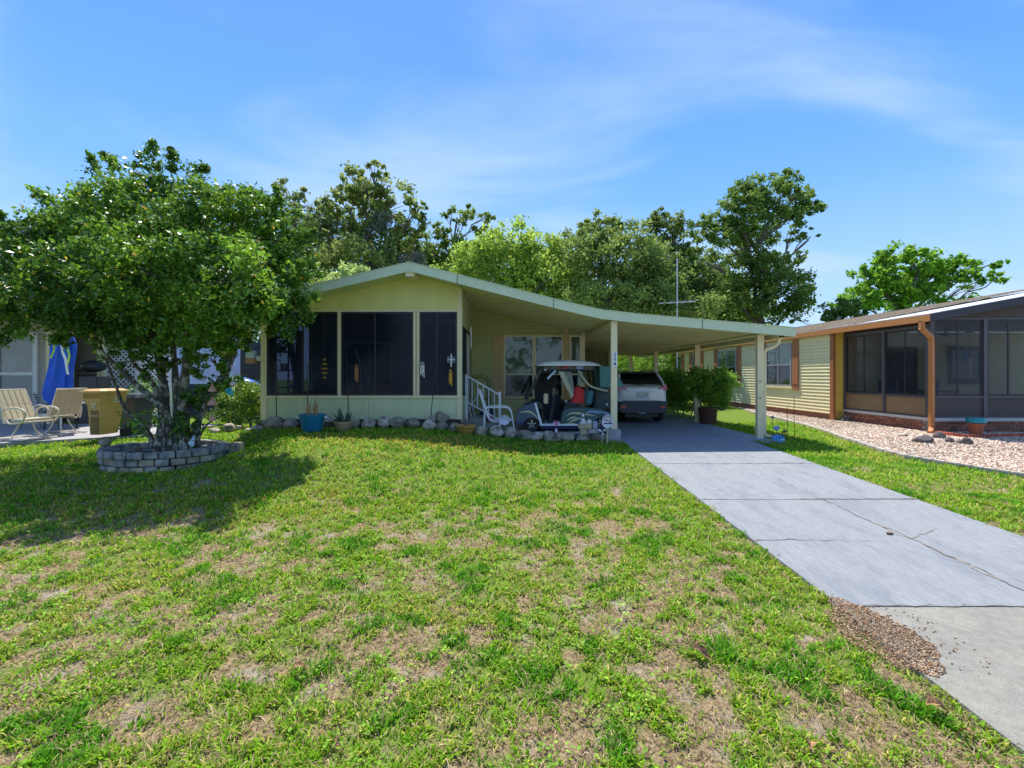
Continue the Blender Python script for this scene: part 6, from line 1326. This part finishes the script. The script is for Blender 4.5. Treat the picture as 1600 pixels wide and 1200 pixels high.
# ------------------------------------------------------------------ planter ring under the tree
m_blk = M('wall_block', (.38,.35,.30), .92, var=.3, vs=8, bump=.9, bs=35, rnd=.18, col2=(.20,.20,.20), c2s=7, c2lo=.46, c2hi=.62)
m_blk2 = M('wall_block_tan', (.48,.39,.27), .92, var=.3, vs=8, bump=.9, bs=35, rnd=.18, col2=(.25,.22,.18), c2s=7, c2lo=.46, c2hi=.62)
pr = thing('stone_planter', 'low ring of stacked grey stone blocks around the tree trunks', 'planter', (PCX,PCY,float(G(PCX,PCY))))
def ellpt(a, g=0): return Vector((PCX+(PRX+g)*cos(a), PCY+(PRY+g)*sin(a), 0))
ang = [0.0]
while ang[-1] < 2*pi:
    a = ang[-1]; d = random.uniform(.22,.31)/math.hypot(PRX*sin(a), PRY*cos(a)); ang.append(a+d)
ang = np.array(ang)*(2*pi/ang[-1])
for r_ in range(3):
    h = .125; zb = -.06+r_*h; 
    for i in range(len(ang)-1):
        sh = (ang[1]-ang[0])*.5*(r_ % 2); a0_, a1_ = ang[i]+sh, ang[i+1]+sh; j = random.uniform(-.022,.022)+(-.01, 0, .03)[r_]; g_ = .008
        if r_ == 3 and False: continue
        p = []; zg0 = float(G(PCX,PCY))-.02
        hh = h-.008+random.uniform(-.014,.004)
        for zc in (zb+zg0, zb+zg0+hh):
            for (aa, off_) in ((a0_+.012,j+.0),(a1_-.012,j+.0),(a1_-.012,j-.17),(a0_+.012,j-.17)): q = ellpt(aa, off_); p.append((q.x,q.y,zc))
        mb = MB(); mb.hexa(p); part('stone_block', mb, m_blk if r_ == 2 or random.random() < .35 else m_blk2, pr, bevel=.012)
mb = MB(); mb.lathe((PCX,PCY,float(G(PCX,PCY))), [(.001,.0),(.85,.0),(.85,.18),(.001,.22)], 24, 1.02, .80); part('soil', mb, MATS['potting_soil'], pr)
for k, (a, z) in enumerate(((318,697),(336,696),(352,694),(367,693))):
    Yq = 8.75; mb = MB(); w = .096; mb.box(PX(a,Yq)-w,PX(a,Yq)+w,Yq-.07+.02*k,Yq+.10+.02*k,-.16,PZ(z,Yq)+.01); tag(part('edging_stone', mb, m_blk2 if k % 2 else m_blk, bevel=.015), ['grey block touching the right end of the planter ring','second block in the short row right of the planter','third block in the short row right of the planter','rightmost block of the short row beside the planter'][k], 'stone', 'blocks in the short row right of the planter')
for k, a in enumerate((4.0,4.3,4.62,4.95)):
    q = ellpt(a, -.06); mb = MB(); mb.lathe((0,0,0), [(.03,0),(.085,.01),(.10,.025),(.09,.022)], 14, 1, .7); mb.xf(Matrix.Translation((q.x,q.y,float(G(PCX,PCY))+.30)) @ Matrix.Rotation(.15,4,'Y'))
    tag(part('clay_saucer', mb, M('slate_saucer', (.12,.13,.15), .6), smooth=True), ['dark saucer resting on the planter rim, leftmost of four','dark saucer on the rim, second from the left','dark saucer on the rim, third from the left','dark saucer on the rim nearest the white rabbit figure'][k], 'saucer', 'dark saucers on the planter rim')
zr_ = float(G(PCX,PCY))+.30
mb = MB(); q = ellpt(3.45,-.05); mb.blob((q.x,q.y,zr_+.07),(.095,.09,.085),4,3,.04); tag(part('stone_ball', mb, m_rock, smooth=True), 'small rounded stone ball sitting at the left end of the planter rim', 'stone')
q = Vector((PX(303,8.0),7.95,PZ(697,8.0))); t = thing('rabbit_figure', 'small pale blue white rabbit figure on the planter rim', 'figurine', q)
for nm, d, r in (('body',(0,0,.055),(.05,.045,.06)),('head',(.03,-.01,.125),(.032,.03,.032)),('ear',(.045,0,.165),(.01,.01,.03)),('ear',(.02,0,.165),(.01,.01,.03)),('tail',(-.05,0,.06),(.02,.02,.02)),('paw',(.03,-.03,.015),(.02,.03,.015))):
    mb = MB(); mb.blob(q+Vector(d), r, 3, 2, .01); part(nm, mb, M('figure_blue', (.48,.56,.66), .6), t, smooth=True)
for i, (px_, py, w, h, lab) in enumerate(((335,672,20,8,'brownish flat stone on the lawn behind the tree'),(358,668,22,12,'sunlit pale stone lying on the grass between tree and house'),(374,668,10,7,'small pale stone right of the sunlit one'),(388,672,14,6,'low grey stone nearest the house corner on the lawn'))):
    Y = 10.9; X = PX(px_,Y); s = Y/F; mb = MB(); mb.blob((X,Y,PZ(py,Y)),(w*s*.5,w*s*.4,h*s*.6),80+i,3,.2); tag(part('rock', mb, MATS['pale_stone']), lab, 'stone', 'stones on the lawn left of the house')

# ------------------------------------------------------------------ the near tree
TX, TY = PX(274,8.45), 8.45
tz = float(G(TX,TY))+.15
nt_ = thing('holly_tree', 'big glossy leaved multi stemmed tree growing from the stone planter', 'tree', (TX,TY,tz))
lob = [(240,282,38,36,8.6,.5),(182,318,42,34,8.4,.8),(292,312,40,34,8.7,.8),(462,495,30,38,8.4,.7),(475,430,26,40,8.6,.7),(225,345,85,60,8.4),(320,350,80,55,8.0),(130,355,50,40,8.3,.9),(70,325,28,22,8.4,.35),(60,385,55,45,8.2),(-10,395,60,50,8.6),(-80,430,70,60,8.8),(385,350,60,48,8.6),(440,365,42,50,8.8,.9),(435,440,50,55,8.5),(340,440,95,65,7.3),(220,425,95,70,7.2),(120,445,85,60,7.6),(20,465,75,48,7.8),(70,505,60,30,7.6,.8),(-50,500,60,35,8,.9),(180,505,85,38,7.9),(290,515,85,45,7.6),(395,495,50,38,8.3),(250,480,120,60,8.9),(160,400,110,70,9.6),(340,400,100,70,9.6),(330,560,26,36,8.0,.6),(290,570,40,25,8.6,.4),(320,620,26,30,8.4,.5),(350,590,22,28,8.2,.5),(215,565,45,24,8.3,.5),(360,540,28,22,8.3,.45),(20,360,40,24,8.0,.4)]
L3 = [(PX(a,Y),Y,PZ(b,Y),c*Y/F,(c+d)*.5*Y/F*1.0,d*Y/F,(w[0] if w else 1)) for a,b,c,d,Y,*w in lob]
pts = lobes_points(L3, 8200, rs=.108, shell=.5)
# sprigs breaking the outline
for (a,b,c,d,Y) in ((120,330,45,292,8.4),(160,290,140,240,8.5),(235,260,238,218,8.6),(300,270,325,262,8.7),(190,270,160,238,8.5),(270,262,268,232,8.6),(30,390,0,330,8.2),(450,340,430,292,8.8),(410,320,385,300,8.7),(470,380,492,360,8.7),(340,320,352,296,8.5),(455,500,420,520,8.4),(90,340,60,300,8.3)):
    p0, p1 = np.array(P(a,b,Y)), np.array(P(c,d,Y)); k = 260; tt = rng.random(k)[:,None]**.8
    pts = np.concatenate([pts, p0+(p1-p0)*tt+rng.normal(size=(k,3))*.10*(1.15-tt)])
low = [(PX(300,8.2),8.2,PZ(650,8.2),.32,.3,.35,.35),(PX(215,8.2),8.2,PZ(655,8.2),.3,.3,.3,.35),(PX(262,8.0),8.0,PZ(665,8.0),.28,.25,.22,.5),(PX(335,8.3),8.3,PZ(610,8.3),.25,.25,.35,.35)]
pts = np.concatenate([pts, lobes_points(low, 4200, rs=.22)])
n = len(pts); colr = leafcols(n, (.024,.085,.009), (.19,.37,.03), .5, pts); ylw = rng.random(n) < .012; colr[ylw] = (.45,.36,.05)  # dark green end stands in for the shaded gaps of the crown
leaf_obj('crown', pts, .084*(.6+.8*rng.random(n)), colr, m_leaf, nt_, off=Vector((TX,TY,tz)), upbias=.5, aspect=.5)
stems = [((252,690),(257,640),(252,580),(235,500),(215,400),.115),((290,690),(286,620),(293,560),(305,480),(320,380),.105),((268,692),(262,650),(225,612),(178,568),(130,520),.075),((300,692),(318,640),(352,590),(376,520),(395,440),.06),((240,690),(215,655),(196,640),(180,600),(150,520),.05),((280,692),(276,640),(272,560),(262,460),(245,330),.08),((308,692),(322,665),(345,650),(352,648),(356,640),.022),((262,680),(240,600),(205,560),(195,480),(185,380),.05),((310,690),(316,640),(340,600),(352,560),(372,500),.03)]
for i, s_ in enumerate(stems):
    Ys = np.linspace(8.4, (8.6,7.9,7.9,8.2,8.3,8.5,8.1,8.8,8.0)[i], 5); q = catmull([Vector(P(a,b,Y)) for (a,b),Y in zip(s_[:5],Ys)], 5); q[0] = Vector((q[0].x,q[0].y,tz-.1)); m = len(q); r0 = s_[5]
    rr = [r0*(1.25 if j == 0 else 1)*(1-.78*j/m)*(1+.10*sin(j*1.9+i)) for j in range(m)]; mb = MB(); mb.tube(q, rr, 10); part('trunk', mb, m_bark, nt_, smooth=True)
mb = MB(); k = 0
for l in L3:
    best = min(((Vector(P(a,b,8.3))-Vector(l[:3])).length, (a,b)) for s_ in stems[:6] for a,b in s_[2:5]); st = Vector(P(*best[1],8.3)); q, r = limb(st, l[:3], .03, .008, .04, 6, k); mb.tube(q, r, 5); k += 1
    for j in range(6):
        e = Vector(l[:3])+Vector((random.uniform(-.8,.8)*l[3], random.uniform(-.8,.8)*l[4], random.uniform(-.7,.9)*l[5])); q2, r2 = limb(q[4], e, .010, .003, .02, 4, k*9+j); mb.tube(q2, r2, 4)
part('branches', mb, m_bark, nt_, smooth=True)
# ornaments hung in the tree
t = thing('bell_tower', 'tiered terracotta and gold hanging bells on the right side of the tree', 'ornament', P(332,625,7.9)); m_ter = M('bell_clay', (.55,.26,.17), .7)
for py, r in ((609,.065),(630,.08),(655,.05)):
    mb = MB(); mb.lathe(P(332,py,7.9), [(r,-.03),(r*.95,0),(r*.5,.05),(.012,.08),(.02,.09),(.01,.11)], 14); part('bell', mb, m_ter, t, smooth=True)
mb = MB(); mb.tube([P(332,668,7.9),P(332,585,7.9)], .004, 4); part('cord', mb, m_dark, t)
t = thing('blue_ornament', 'turquoise frilly ornament hanging from the lowest right branch', 'ornament', P(358,612,7.9))
for k in range(14): mb = MB(); a = random.random()*6.3; mb.blob(Vector(P(358,612,7.9))+Vector((random.gauss(0,.028),random.gauss(0,.02),random.gauss(0,.045))),(.026,.015,.02),k,1,.05); part('petal', mb, M('turquoise', (.02,.38,.52), .5), t)
mb = MB(); mb.tube([P(358,604,7.9),P(357,560,7.9)], .003, 4); part('cord', mb, m_dark, t)
mb = MB(); mb.lathe(P(364,600,7.95), [(.02,-.04),(.045,-.02),(.05,.02),(.02,.05)], 12); mb.tube([P(364,594,7.95),P(364,560,7.95)], .003, 4); tag(part('pale_ornament', mb, M('pale_pink', (.6,.48,.48), .6), smooth=True), 'pale pink oval ornament hanging just above the turquoise one', 'ornament')

# ------------------------------------------------------------------ trees behind the houses
far_tree('oak_tree', 'tall olive green oak draped with grey moss behind the roof ridge', 33, 568, [(575,292,34,26),(535,318,32,26),(615,318,34,28),(560,335,45,32),(640,352,26,24),(510,340,22,24),(600,372,50,32),(545,385,48,35),(500,390,38,38),(640,395,40,32),(570,425,70,35),(655,330,12,16,.6),(592,270,22,10,.8),(550,275,20,12,.7)], .42, (.075,.125,.03), (.23,.28,.07), .30, moss=[(560,380,26,50),(592,392,20,45),(625,400,26,40),(520,375,25,35),(600,340,25,30),(655,400,18,35)], cat='tree', shell=.55, rs=.13)
far_tree('oak_tree', 'thin topped grey green tree between the near tree and the mossy oak', 31, 462, [(460,300,26,16,.5),(440,320,30,20,.6),(480,325,22,20,.6),(455,350,45,30,.8),(490,400,40,40),(440,400,40,40),(500,355,22,25,.7)], .28, (.10,.15,.05), (.25,.30,.11), .26, shell=.3, rs=.12)
far_tree('pine_tree', 'open crowned pine left of the bright oaks behind the roof', 35, 712, [(735,330,26,9,.9),(700,332,14,10,.8),(760,340,16,10,.8),(688,362,14,14),(718,350,12,8,.6),(745,356,18,10,.7),(690,392,22,22),(725,388,30,22),(765,372,18,16,.7),(668,385,20,22,.8),(700,425,45,25)], .22, (.07,.13,.025), (.20,.28,.06), .26, shell=.3, rs=.15)
far_tree('oak_tree', 'rounded bright yellow green oak just right of the roof ridge', 27, 800, [(800,380,42,26),(770,395,45,30),(835,385,40,24),(735,400,32,26),(790,425,65,35),(850,412,45,32),(745,430,50,30),(880,395,25,20),(855,440,60,30),(820,458,60,24),(900,468,60,20),(700,440,50,24)], .3, (.11,.20,.025), (.30,.42,.07), .19, shell=.6)
far_tree('oak_tree', 'dense dark green oak behind the bend of the carport roof', 25, 950, [(905,372,28,24),(945,362,34,26),(985,375,34,26),(925,400,45,30),(975,410,55,35),(905,425,40,30),(1010,400,32,30),(950,440,70,30),(1030,430,40,40),(1010,450,50,26),(930,350,14,14,.7),(960,348,14,12,.7),(1000,475,60,25),(1060,485,55,22),(940,470,60,22)], .34, (.06,.11,.022), (.21,.29,.07), .18, shell=.6)
far_tree('pine_tree', 'small topped dark pine between the dense oak and the tallest tree', 34, 1052, [(1040,338,28,14,.9),(1018,350,16,14,.8),(1062,350,18,16,.8),(1035,360,26,14,.9),(1058,385,22,24,.8),(1030,385,22,20,.7),(1070,420,35,35),(1050,450,45,35),(1085,460,35,35)], .24, (.045,.085,.02), (.15,.21,.05), .24, shell=.35)
far_tree('oak_tree', 'tallest dark tree with airy wide branches behind the carport end', 30, 1195, [(1190,290,30,18),(1155,300,22,16),(1230,288,24,18),(1262,302,22,14,.8),(1170,325,38,22),(1215,325,36,24),(1250,330,26,20,.8),(1120,345,30,24),(1098,358,22,20,.9),(1150,355,36,24),(1200,355,38,20,.9),(1130,380,35,20,.8),(1185,395,34,28,.9),(1240,365,20,14,.4),(1262,372,16,12,.35),(1272,318,14,16,.6),(1205,425,34,34),(1165,420,30,30,.9),(1215,465,45,34),(1180,470,45,34),(1245,415,20,14,.35),(1262,395,14,10,.3),(1255,445,18,14,.35),(1245,470,20,16,.4),(1130,455,30,25,.7),(1100,400,20,16,.5)], .36, (.04,.095,.018), (.17,.26,.045), .21, shell=.4, rs=.14)
far_tree('pine_tree', 'pale green feathery pine behind the carport roof right of the antenna', 36, 1135, [(1140,440,26,26,.7),(1150,470,35,30),(1110,470,35,30),(1135,415,18,16,.5),(1165,490,35,25)], .18, (.12,.20,.045), (.28,.38,.09), .24, shell=.3)
far_tree('maple_tree', 'bright green spreading maple behind the yellow house roof', 30, 1425, [(1410,395,30,14,.9),(1380,412,26,18),(1440,410,34,20),(1360,435,24,18,.9),(1480,412,26,14,.9),(1410,435,40,22),(1460,440,40,22),(1515,415,22,12,.8),(1545,412,16,10,.7),(1560,430,14,12,.6),(1525,440,26,14,.6),(1500,440,26,18,.8),(1385,455,40,24),(1440,465,50,25),(1350,465,32,22),(1325,480,24,16),(1500,470,35,18,.8),(1420,415,40,20),(1470,430,40,20)], .26, (.07,.18,.02), (.20,.38,.035), .27, shell=.35, rs=.13)
far_tree('oak_tree', 'mid green oak filling the gap between the mossy oak and the bright oaks', 38, 655, [(650,415,40,26),(690,420,36,26),(610,430,45,26),(730,415,36,24),(560,440,50,24),(670,450,70,22),(645,385,20,22,.8)], .26, (.06,.11,.025), (.18,.25,.06), .24, dens=90)
far_tree('oak_tree', 'mid green oak low between the dense oak and the tallest tree', 37, 1088, [(1075,430,36,28),(1105,420,30,26),(1060,465,50,26),(1120,455,36,28),(1160,480,60,24),(1030,440,30,26)], .26, (.05,.10,.02), (.18,.26,.055), .23, dens=90)
far_tree('oak_tree', 'low dark bush tree at the left foot of the maple', 26, 1310, [(1318,480,22,14),(1340,485,30,18),(1300,492,16,10,.8),(1240,500,10,6,.6)], .1, (.03,.08,.015), (.11,.18,.035), .18)
far_tree('oak_tree', 'pale green young tree just behind the left slope of the roof', 22, 545, [(545,425,22,18),(525,440,20,18),(565,435,20,16),(500,445,20,20),(480,430,16,24,.7)], .12, (.15,.24,.07), (.36,.44,.16), .17)
far_tree('oak_tree', 'dark oak filling the gap low behind the far left carport', 26, 150, [(60,480,90,50),(180,470,90,60),(300,470,90,60),(400,470,60,60),(-40,470,80,50),(120,540,90,50),(250,540,90,50),(380,540,60,50)], .3, (.05,.10,.02), (.15,.22,.05), .26, dens=60)
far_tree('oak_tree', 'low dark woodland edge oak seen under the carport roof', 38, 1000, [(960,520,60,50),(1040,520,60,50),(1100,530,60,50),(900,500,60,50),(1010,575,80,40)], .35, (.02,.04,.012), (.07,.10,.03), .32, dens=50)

# things across the street, seen only in the window reflections
o = struct(slab([(-60,-14),(60,-14),(60,-6),(-60,-6)], -1.2, -.66, M('asphalt', (.055,.055,.058), .9, bump=.3), 'road'))
pts = lobes_points([(x, -24+random.uniform(-3,3), 2.6+random.uniform(-.5,1), 4.5, 3, 3.6) for x in range(-44, 45, 6)], 60, rs=.12, shell=.5)
o = leaf_obj('distant_trees', pts, .55*(.6+.8*rng.random(len(pts))), leafcols(len(pts), (.03,.07,.015), (.12,.20,.04), .3), m_leaf2, None); tag(o, 'row of green trees across the street behind the viewer', 'trees'); o['kind'] = 'stuff'
